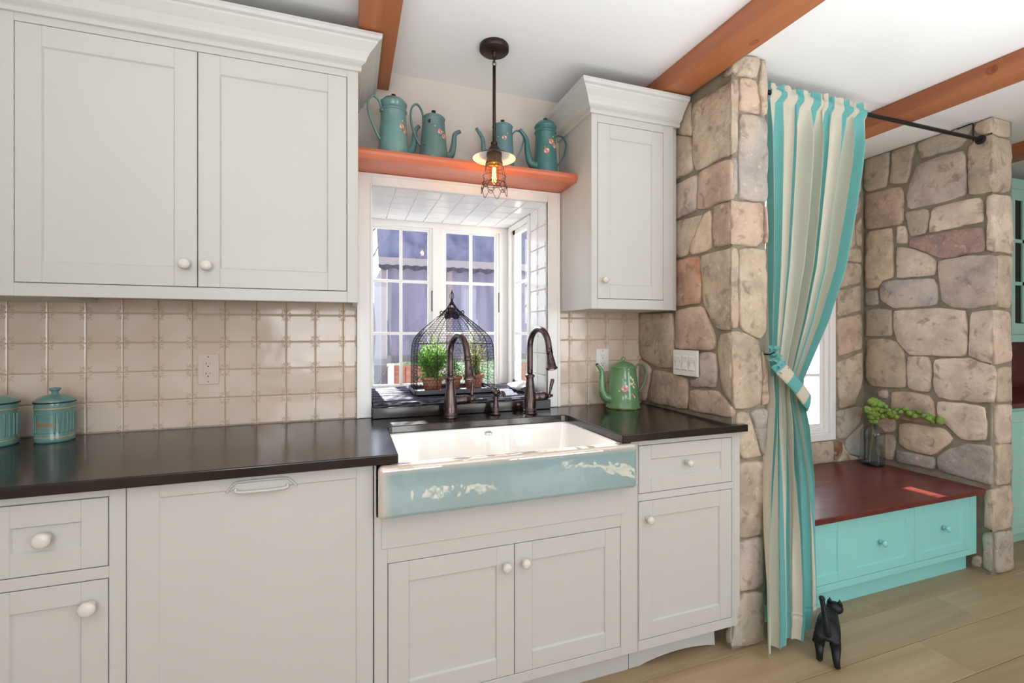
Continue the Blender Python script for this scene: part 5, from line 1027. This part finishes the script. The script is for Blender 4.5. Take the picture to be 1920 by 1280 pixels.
# ------------------------------------------------------------------ sockets and switch
def plate(name, label, cx_, y, cz_, kind, m, group=None):
    t = thing(name, label, 'outlet', (cx_, y, cz_), group); w, h = 0.0355, 0.0585
    p = MB().box(cx_ - w, y - 0.006, cz_ - h, cx_ + w, y, cz_ + h).build('cover_plate', m, t, bevel=0.002)
    MB().box(cx_ - 0.0168, y - 0.0078, cz_ - 0.0335, cx_ + 0.0168, y - 0.006, cz_ + 0.0335).build('receptacle', m, t, bevel=0.001)
    for dz in (0.019, -0.019):
        s = MB(); s.box(cx_ - 0.0075, y - 0.0081, cz_ + dz - 0.001, cx_ - 0.0058, y - 0.0077, cz_ + dz + 0.007).box(cx_ + 0.0058, y - 0.0081, cz_ + dz, cx_ + 0.0072, y - 0.0077, cz_ + dz + 0.0065)
        s.lathe([(0.0024, 0.0081), (0.0024, 0.0077)], (cx_, y, cz_ + dz - 0.0075), 10, 'Y'); s.build('socket_slots', slot_dark, t)
    for dz in (0.048, -0.048): MB().lathe([(0.0022, 0.0072), (0.0026, 0.0060)], (cx_, y, cz_ + dz), 10, 'Y').build('screw', chrome, t)
plate('wall_outlet', 'cream double wall outlet on the tiles left of the window', -0.513, 2.0823, 1.137, 0, plate_cream, 'backsplash wall outlets')
plate('wall_outlet', 'white double wall outlet on the tiles behind the green coffee pot', 1.216, 2.0823, 1.137, 0, plate_white, 'backsplash wall outlets')
t = thing('light_switch', 'white three-gang rocker switch plate on the stone wall above the counter', 'light switch', (1.435, 1.715, 1.14))
MB().box(1.424, 1.634, 1.084, 1.432, 1.796, 1.199).build('cover_plate', plate_white, t, bevel=0.0025)
for i, yy in enumerate((1.669, 1.715, 1.761)):
    MB().prism([(1.424, 1.108), (1.419, 1.112), (1.4225, 1.1415), (1.420, 1.171), (1.424, 1.175)], yy - 0.0165, yy + 0.0165, 'XZ').build('rocker', plate_white, t, bevel=0.001, recalc=True)

# ------------------------------------------------------------------ curtain rod, curtain, tie-back
t = thing('curtain_rod', 'black iron curtain rod spanning between the two stone walls', 'curtain rod', (2.4, 1.5, 2.297))
MB().tube([(1.658, 1.5, 2.297), (3.166, 1.5, 2.297)], 0.0095, 14).build('rod', black_iron, t)
MB().lathe([(0.022, 0), (0.024, 0.006), (0.016, 0.016), (0.012, 0.026)], (3.146, 1.5, 2.297), 18, 'X').build('end_socket', black_iron, t)
MB().tube([(3.150, 1.53, 2.300), (3.150, 1.53, 2.392), (3.150, 1.535, 2.398), (3.150, 1.60, 2.394)], 0.0035, 8).build('wire_hook', black_iron, t)
cm = bpy.data.materials.new('striped_cotton'); cm.use_nodes = True; n = cm.node_tree.nodes; L = cm.node_tree.links; b = n['Principled BSDF']; b.inputs['Roughness'].default_value = 0.9; b.inputs['Specular IOR Level'].default_value = 0.15
uv = n.new('ShaderNodeUVMap'); sp = n.new('ShaderNodeSeparateXYZ'); L.new(uv.outputs[0], sp.inputs[0]); fr_ = n.new('ShaderNodeMath'); fr_.operation = 'FRACT'; L.new(sp.outputs['X'], fr_.inputs[0])
gt = n.new('ShaderNodeMath'); gt.operation = 'GREATER_THAN'; gt.inputs[1].default_value = 0.5; L.new(fr_.outputs[0], gt.inputs[0])
mx = n.new('ShaderNodeMix'); mx.data_type = 'RGBA'; mx.inputs[6].default_value = srgb((118, 188, 186)); mx.inputs[7].default_value = srgb((222, 214, 196)); L.new(gt.outputs[0], mx.inputs[0]); L.new(mx.outputs[2], b.inputs['Base Color'])
tl = n.new('ShaderNodeBsdfTranslucent'); L.new(mx.outputs[2], tl.inputs[0]); ms = n.new('ShaderNodeMixShader'); ms.inputs[0].default_value = 0.3; L.new(b.outputs[0], ms.inputs[1]); L.new(tl.outputs[0], ms.inputs[2]); L.new(ms.outputs[0], n['Material Output'].inputs[0])
nz = n.new('ShaderNodeTexNoise'); nz.inputs['Scale'].default_value = 300; tcn = n.new('ShaderNodeTexCoord'); L.new(tcn.outputs['Object'], nz.inputs[0]); bp = n.new('ShaderNodeBump'); bp.inputs['Strength'].default_value = 0.2; bp.inputs['Distance'].default_value = 0.001; L.new(nz.outputs[0], bp.inputs['Height']); L.new(bp.outputs[0], b.inputs['Normal'])
#       z      left   right  y      fold amplitude
CT = [(-0.02, 1.532, 1.800, 1.385, 0.022), (0.10, 1.534, 1.835, 1.392, 0.024), (0.25, 1.545, 1.848, 1.405, 0.026), (0.45, 1.568, 1.868, 1.428, 0.027), (0.66, 1.596, 1.872, 1.448, 0.026), (0.88, 1.626, 1.838, 1.462, 0.024),
      (1.00, 1.650, 1.810, 1.470, 0.018), (1.08, 1.652, 1.826, 1.478, 0.017), (1.20, 1.650, 1.905, 1.485, 0.018), (1.33, 1.652, 1.985, 1.490, 0.020), (1.57, 1.656, 2.092, 1.495, 0.024), (1.80, 1.658, 2.152, 1.498, 0.026), (2.04, 1.660, 2.215, 1.5, 0.024), (2.22, 1.662, 2.255, 1.5, 0.018), (2.27, 1.663, 2.262, 1.5, 0.014), (2.31, 1.663, 2.265, 1.5, 0.012), (2.335, 1.663, 2.266, 1.5, 0.011)]
NU, NV = 300, 130; NF = 8.5; NS = 6.2
def warp(s): return s + 0.012 * math.sin(s * 21 + 1) + 0.018 * math.sin(s * 9.3 + 0.5)
def cur(u, v):
    z = 0.028 + (2.335 - 0.028) * v; xl, xr, y, A = lerp_tab(CT, z); w = warp(u)
    drift = 0.10 * math.sin(v * 3 + 2) ; ph = 2 * PI * NF * (w + drift * 0.15)
    mixh = max(0.0, (z - 2.15) / 0.18)
    am = A * 1.25 * (0.75 + 0.35 * math.sin(w * 13 + z * 1.1)) * (1 - 0.5 * mixh)
    lo_ = max(0.0, min(1.0, (0.95 - z) / 0.7)); f1 = (1 - lo_) * math.sin(ph) + lo_ * (0.75 * math.sin(2 * PI * 3.6 * w + 0.8) + 0.22 * math.sin(ph)); f2 = math.sin(ph * 2.0 + 1.3 + 2 * z) * (1 - 0.7 * lo_)
    x = xl + (xr - xl) * (u + 0.016 * math.cos(ph) * (1 if z > 1.1 else 1.4)) ; yy = y - am * (f1 + 0.22 * f2)
    if mixh > 0: yy = y + (yy - y) * (1 - 0.55 * mixh) + 0.006 * mixh * math.sin(2 * PI * 17 * w + 2 * math.sin(w * 11))
    # sleeve wraps the rod, ruffle stands above it
    if 2.275 < z < 2.316: yy = y - 0.0145 - 0.004 * (1 + math.sin(2 * PI * 17 * w + 2 * math.sin(w * 11)))
    if z >= 2.316: yy = y - 0.008 + 0.007 * math.sin(2 * PI * 17 * w + 2 * math.sin(w * 11)); 
    # gathered toward the tie: folds converge
    z2 = z + (0.045 * (u) if z < 0.12 else 0) * 1.0 - (0.05 * (1 - u) ** 2 if z < 0.1 else 0) * 0.3
    return (x, min(yy, 1.52) if z < 1.4 else yy, max(z2, 0.015) + (0.006 * math.sin(w * 47) * (z - 2.316) / 0.02 if z > 2.316 else 0))
mb = MB().grid(cur, NU, NV)
me = mb.mesh('curtain', cm, (1.95, 1.5, 0.02)); uvl = me.uv_layers.new(name='UVMap'); us = [((i % NU) / (NU - 1)) for i in range(NU * NV)]
for lp in me.loops: uvl.data[lp.index].uv = (us[lp.vertex_index] * NS + 0.42, (lp.vertex_index // NU) / NV)
cu_ = bpy.data.objects.new('curtain', me); COL.objects.link(cu_); cu_.location = (1.95, 1.5, 0.02); tag(cu_, 'aqua and cream striped curtain gathered on the rod and tied to the pillar', 'curtain')
# tie-back band: a striped sash around the gathered curtain, knotted at the pillar
t = thing('curtain_tieback', 'striped fabric tie-back with a ruffled knot on the stone pillar corner', 'tie-back', (1.66, 1.44, 1.1))
path = spline([(1.632, 1.425, 1.155), (1.655, 1.408, 1.120), (1.700, 1.400, 1.075), (1.752, 1.402, 1.025), (1.800, 1.415, 0.985), (1.828, 1.445, 0.975), (1.826, 1.490, 0.995), (1.76, 1.512, 1.06), (1.66, 1.508, 1.13)], 8)
def band(u, v):
    i = u * (len(path) - 1); k_ = min(int(i), len(path) - 2); p = path[k_].lerp(path[k_ + 1], i - k_); d_ = (path[k_ + 1] - path[k_]).normalized()
    up = Vector((0.55, 0.0, 0.83)) if p.x < 1.79 else Vector((0.35, 0, 0.93)); up = (up - d_ * up.dot(d_)).normalized(); w = 0.058
    return tuple(p + up * (v - 0.5) * w + Vector((0, -0.004 * math.sin(v * PI), 0)))
nb = 70; mb = MB().grid(band, nb, 6); me = mb.mesh('band', cm, (1.66, 1.44, 1.1)); uvl = me.uv_layers.new(name='UVMap')
for lp in me.loops: uvl.data[lp.index].uv = ((lp.vertex_index % nb) / (nb - 1) * 4.4 + 0.1, 0)
o = bpy.data.objects.new('band', me); COL.objects.link(o); o.parent = t; s_ = o.modifiers.new('thickness', 'SOLIDIFY'); s_.thickness = 0.003; s_.offset = 1
def ruffle(u, v, c, R_, seed, tilt):
    a = u * 2 * PI; rr_ = R_ * (0.35 + 0.65 * v); z = 0.012 * math.sin(a * 5 + seed) * v; p = Vector((rr_ * math.cos(a), z, rr_ * math.sin(a) * 0.8)); return tuple(Vector(c) + Matrix.Rotation(tilt, 3, 'Y') @ p)
mb = MB(); 
for (c, R_, sd_, ti) in (((1.628, 1.428, 1.205), 0.030, 0, 0.4), ((1.640, 1.418, 1.165), 0.027, 1, 0.9), ((1.650, 1.410, 1.130), 0.026, 2.2, 0.2), ((1.625, 1.430, 1.172), 0.022, 3, 0.2)):
    mb.grid(lambda u, v: ruffle(u, v, c, R_, sd_, ti), 32, 5, closeu=True)
me = mb.mesh('knot', cm, (1.66, 1.44, 1.1)); uvl = me.uv_layers.new(name='UVMap')
for lp in me.loops: uvl.data[lp.index].uv = (0.05 + 0.4 * ((lp.vertex_index * 7) % 32) / 32 + (0.3 if 320 < lp.vertex_index < 420 else 0), 0)
o = bpy.data.objects.new('knot', me); COL.objects.link(o); o.parent = t
MB().tube([(1.602, 1.452, 1.190), (1.602, 1.425, 1.190), (1.606, 1.415, 1.196), (1.618, 1.418, 1.198)], 0.003, 8).build('wall_hook', black_iron, t)

# ------------------------------------------------------------------ glass bottle with green pods
BXc, BYc, BZ = 3.070, 1.985, 0.457
t = thing('bottle_vase', 'smoky glass bottle standing on the red bench top in the stone corner', 'vase', (BXc, BYc, BZ))
MB().lathe([(0.0001, 0.002), (0.055, 0), (0.061, 0.004), (0.062, 0.012), (0.062, 0.195), (0.058, 0.215), (0.044, 0.234), (0.026, 0.246), (0.019, 0.256), (0.0175, 0.275), (0.018, 0.285), (0.021, 0.288), (0.021, 0.294), (0.018, 0.296)], (BXc, BYc, BZ), 40, cap=False).build('glass_body', glass('smoky_glass', (236, 240, 244), 0.02, 1.6), t)
MB().lathe([(0.0001, 0.004), (0.055, 0.004), (0.058, 0.010), (0.052, 0.013), (0.0001, 0.011)], (BXc, BYc, BZ), 32).build('thick_base', glass('base_glass', (150, 158, 168), 0.05, 1.6), t)
t = thing('pod_stems', 'stems of round green pods spilling out of the glass bottle', 'foliage', (BXc, BYc, BZ + 0.02))
gs = mat('pod_stem', (120, 134, 66), 0.6); m = MB(); cl = MB()
podm = cloth_trans('green_pod', (128, 160, 72), 0.3, 0.55, col2=(160, 190, 104), vscale=20)
tips = [[(0, 0, 0.29), (-0.03, -0.02, 0.335), (-0.09, -0.05, 0.36), (-0.155, -0.07, 0.345)], [(0, 0, 0.29), (-0.02, -0.03, 0.35), (-0.05, -0.05, 0.395), (-0.095, -0.06, 0.41)], [(0, 0, 0.29), (0.0, -0.03, 0.345), (0.0, -0.04, 0.375), (-0.03, -0.05, 0.385)],
        [(0, 0, 0.29), (0.02, -0.035, 0.325), (0.045, -0.09, 0.345), (0.06, -0.17, 0.352), (0.065, -0.24, 0.345), (0.065, -0.30, 0.325)], [(0, 0, 0.29), (0.02, -0.02, 0.31), (0.035, -0.06, 0.325), (0.03, -0.10, 0.335)]]
rr_ = random.Random(5); pods = []
for tp in tips:
    base_ = [(rr_.uniform(-0.03, 0.03), rr_.uniform(-0.03, 0.03), 0.012), (0.006 * rr_.uniform(-1, 1), 0, 0.20)]
    P = spline([Vector((BXc + a, BYc + b_, BZ + c)) for a, b_, c in base_ + tp], 6); m.tube(P, 0.0014, 6)
    k_ = len(P); i = int(k_ * 0.40)
    while i < k_:
        p = P[i]
        for q_ in range(2):
            off = Vector((rr_.uniform(-1, 1), rr_.uniform(-1, 0.6), rr_.uniform(-1, 0.7))) * 0.022; c = p + off; c.x = min(c.x, 3.152); m.tube([p, c], 0.0008, 4); pods.append((c, rr_.uniform(0.013, 0.0185)))
        i += 2
m.build('stems', gs, t)
for c, r_ in pods: MB().ball(c, r_, 10, 8, sc=(1, 1, 0.92)).build('pod', podm, t)

# ------------------------------------------------------------------ cast-iron cat seen from behind
def skin_body(name, parent, V, E, Rr, m, sub=2):
    me = bpy.data.meshes.new(name); me.from_pydata(V, E, []); o = bpy.data.objects.new(name, me); COL.objects.link(o); o.parent = parent; Rr = [r_ * 1.22 for r_ in Rr]
    a = o.modifiers.new('skin', 'SKIN'); a.use_smooth_shade = True; a.branch_smoothing = 0.3
    for i, r_ in enumerate(Rr): me.skin_vertices[0].data[i].radius = (r_, r_) if not isinstance(r_, tuple) else r_; me.skin_vertices[0].data[i].use_root = (i == 0)
    s = o.modifiers.new('subdivision', 'SUBSURF'); s.levels = sub; s.render_levels = sub; me.materials.append(m); return o
ci = mat('black_cast_iron', (22, 26, 30), 0.42, 0.35, bump=0.35, bscale=90)
t = thing('cat_figurine', 'black cast-iron cat figurine with raised tail walking past the curtain hem', 'figurine', (0, 0, 0))
V = [(0, 0, 0.118), (0.002, 0.035, 0.118), (0.004, 0.085, 0.115), (0.006, 0.118, 0.115), (0.012, 0.142, 0.125), (0.016, 0.158, 0.132),   # pelvis, spine, chest, shoulders, neck, head
     (-0.021, 0.000, 0.095), (-0.024, 0.006, 0.064), (-0.023, -0.014, 0.038), (-0.023, -0.010, 0.011), (-0.025, 0.006, 0.008),   # left hind leg
     (0.021, 0.000, 0.095), (0.024, 0.000, 0.064), (0.024, -0.024, 0.036), (0.027, -0.028, 0.011), (0.029, -0.012, 0.008),
     (-0.018, 0.112, 0.090), (-0.026, 0.120, 0.055), (-0.034, 0.112, 0.032), (-0.036, 0.108, 0.011), (-0.038, 0.120, 0.008),
     (0.020, 0.116, 0.090), (0.026, 0.104, 0.055), (0.026, 0.094, 0.032), (0.026, 0.089, 0.011), (0.027, 0.101, 0.008)]
E = [(0, 1), (1, 2), (2, 3), (3, 4), (4, 5), (0, 6), (6, 7), (7, 8), (8, 9), (9, 10), (0, 11), (11, 12), (12, 13), (13, 14), (14, 15), (3, 16), (16, 17), (17, 18), (18, 19), (19, 20), (3, 21), (21, 22), (22, 23), (23, 24), (24, 25)]
Rr = [0.037, 0.037, 0.034, 0.029, 0.019, 0.020, 0.019, 0.014, 0.0095, 0.0085, 0.0095, 0.019, 0.014, 0.0095, 0.0085, 0.0095, 0.013, 0.0095, 0.008, 0.008, 0.0085, 0.013, 0.0095, 0.008, 0.008, 0.0085]
skin_body('body', t, V, E, Rr, ci)
hd = MB().ball((0.024, 0.172, 0.138), 0.026, 18, 12, sc=(1.05, 1.05, 0.92)); hd.ball((0.026, 0.197, 0.130), 0.011, 10, 8, sc=(1.1, 0.9, 0.75)); hd.ball((0.026, 0.207, 0.133), 0.003, 8, 6)
ho = hd.build('head', ci, t)
for s in (-1, 1): MB().lathe([(0.010, 0.0), (0.0075, 0.010), (0.0005, 0.024)], (0.024 + s * 0.015, 0.168, 0.154), 10, sy=0.5).build('ear', ci, ho)
for s in (-1, 1): MB().ball((0.025 + s * 0.0095, 0.195, 0.142), 0.003, 8, 6).build('eye', mat('iron_eye', (70, 74, 60), 0.3), ho)
MB().tube(spline([(0, -0.022, 0.125), (-0.001, -0.042, 0.140), (-0.004, -0.042, 0.168), (-0.009, -0.034, 0.205), (-0.014, -0.028, 0.240), (-0.016, -0.024, 0.254)], 6), [0.0125 - 0.0045 * min(1, i / 22) + (0.002 if i > 27 else 0) for i in range(31)], 12).build('tail', ci, t)
MB().ball((-0.016, -0.0235, 0.256), 0.0095, 12, 8).build('tail_tip', ci, t)
t.location = (1.745, 1.292, 0.0015); t.rotation_euler = (0, 0, -0.92); t.scale = (1.12, 1, 1)

# ------------------------------------------------------------------ garden beyond the windows
gd = MB().box(-14, 2.262, -0.16, 18, 30, -0.10).build('ground', mat('patio_paving', (176, 174, 168), 0.9, col2=(150, 150, 144), vscale=3)); gd['kind'] = 'structure'
YT = 5.3
scr = cloth_trans('screen_fabric', (62, 62, 76), 0.3, 0.9, col2=(78, 76, 90), vscale=2.5, stretch=(3, 1, 0.6)); scr2 = cloth_trans('canopy_fabric', (58, 60, 82), 0.3, 0.9, col2=(84, 84, 100), vscale=3, stretch=(2, 1, 1))
tf = mat('tent_frame', (96, 88, 92), 0.6); dkf = mat('dark_ruffle', (44, 42, 54), 0.9); plank_b = mat('planter_wood', (128, 84, 66), 0.8, col2=(98, 64, 52), vscale=8, stretch=(1, 1, 6))
t = thing('screen_tent', 'grey fabric screen house with dark posts standing outside the sink window', 'tent', (1.5, YT, -0.1))
def cano(u, v): x = 0.30 + 2.3 * u; return (x + 0.0, YT + 0.55 * v, 2.10 + 0.60 * v + 0.02 * math.sin(x * 5) * math.sin(v * PI))
MB().grid(cano, 40, 8).build('canopy', scr2, t)
def sc_w(u, v): x = 0.40 + 2.15 * u; return (x, YT + 0.06 + 0.012 * math.sin(x * 22), 1.0 + 1.05 * v)
MB().grid(sc_w, 120, 6).build('screen_wall', scr, t)
for x in (0.33, 1.06, 1.86, 2.52): MB().box(x, YT - 0.02, -0.1, x + 0.06, YT + 0.03, 2.10).build('post', tf, t)
MB().box(0.30, YT - 0.05, 2.015, 2.6, YT + 0.05, 2.10).build('eave_bar', mat('eave_bar', (104, 98, 102), 0.7), t)
def ruf(u, v): x = 0.30 + 2.3 * u; return (x, YT - 0.05 + 0.015 * math.sin(x * 60), 2.02 - 0.05 * v - 0.012 * math.sin(x * 38) * v)
MB().grid(ruf, 260, 3).build('valance', dkf, t)
def ruf2(u, v): x = 0.36 + 2.2 * u; return (x, YT - 0.03 + 0.02 * math.sin(x * 30), 1.02 - 0.08 * v - 0.012 * math.sin(x * 18) * v)
MB().grid(ruf2, 200, 3).build('hem', mat('hem_fabric', (84, 82, 88), 0.9), t)
def side(u, v): y = YT + 0.05 + 2.2 * u; return (0.36, y, 0.2 + 1.85 * v)
MB().grid(side, 20, 4).build('side_screen', scr, t)
for k_, (x0, x1, lab) in enumerate(((0.38, 0.98, 'weathered brown wooden planter box under the screen house, left'), (1.66, 2.30, 'weathered brown wooden planter box under the screen house, right'))):
    t = thing('planter_box', lab, 'planter', ((x0 + x1) / 2, YT - 0.2, -0.1), 'wooden planter boxes outside')
    n_ = 4; w = (x1 - x0 - 0.12) / n_
    for i in range(n_): MB().box(x0 + 0.06 + i * w + 0.003, YT - 0.30, 0.2, x0 + 0.06 + (i + 1) * w - 0.003, YT - 0.275, 0.93).build('board', plank_b, t)
    for x in (x0, x1 - 0.06): MB().box(x, YT - 0.32, -0.1, x + 0.06, YT - 0.26, 0.95).build('corner_post', mat('planter_post', (178, 158, 150), 0.8), t)
    MB().box(x0, YT - 0.27, 0.15, x1, YT - 0.10, 0.90).build('soil_box', mat('soil', (52, 38, 30), 0.95), t)
bark = mat('bark', (62, 56, 62), 0.9, col2=(96, 90, 92), vscale=20, bump=0.6, bscale=40)
t = thing('tree', 'thin dark tree trunk at the left side of the sink window view', 'tree', (0.20, 4.9, -0.1)); 
P = spline([(0.22, 4.9, -0.1), (0.17, 4.9, 0.7), (0.21, 4.92, 1.3), (0.17, 4.9, 1.9), (0.20, 4.95, 2.6), (0.10, 5.0, 3.4)], 6); MB().tube(P, [0.055 - 0.03 * i / (len(P) - 1) for i in range(len(P))], 8).build('trunk', bark, t)
m = MB(); rr_ = random.Random(3)
for i in range(16):
    z = rr_.uniform(0.6, 3.2); d_ = rr_.uniform(-1, 1); m.tube([(0.18, 4.92, z), (0.18 + 0.14 * d_, 4.9, z + 0.12), (0.18 + 0.30 * d_, 4.92, z + 0.30)], [0.012, 0.007, 0.003], 5)
m.build('branches', bark, t)
wf_ = mat('white_fence_paint', (240, 240, 240), 0.6)
t = thing('white_fence', 'white slatted fence outside the alcove window', 'fence', (4.2, 4.6, -0.1))
for i in range(40): MB().box(2.5 + i * 0.11, 4.6, -0.08, 2.58 + i * 0.11, 4.62, 0.95).build('slat', wf_, t)
for z in (0.1, 0.8): MB().box(2.5, 4.62, z, 6.9, 4.66, z + 0.08).build('rail', wf_, t)
t = thing('garden_table', 'white garden table outside the alcove window', 'table', (3.6, 3.6, -0.1))
MB().box(3.0, 3.3, 0.56, 4.4, 3.9, 0.60).build('tabletop', wf_, t, bevel=0.005)
for x in (3.04, 4.30):
    for y in (3.34, 3.80): MB().box(x, y, -0.1, x + 0.06, y + 0.06, 0.56).build('leg', wf_, t)
def hedge(u, v): x = -6 + 20 * u; return (x, 11 + 0.6 * noise.noise(Vector((x * 1.2, v * 4, 0))) - 1.2 * v, -0.1 + (1.5 + 0.25 * noise.noise(Vector((x * .8, 0, 0)))) * v)
o = MB().grid(hedge, 300, 30).build('hedge', cloth_trans('hedge_leaves', (140, 156, 130), 0.3, 0.9, col2=(90, 108, 84), vscale=9)); tag(o, 'pale green hedge at the far side of the garden', 'hedge'); o['kind'] = 'stuff'
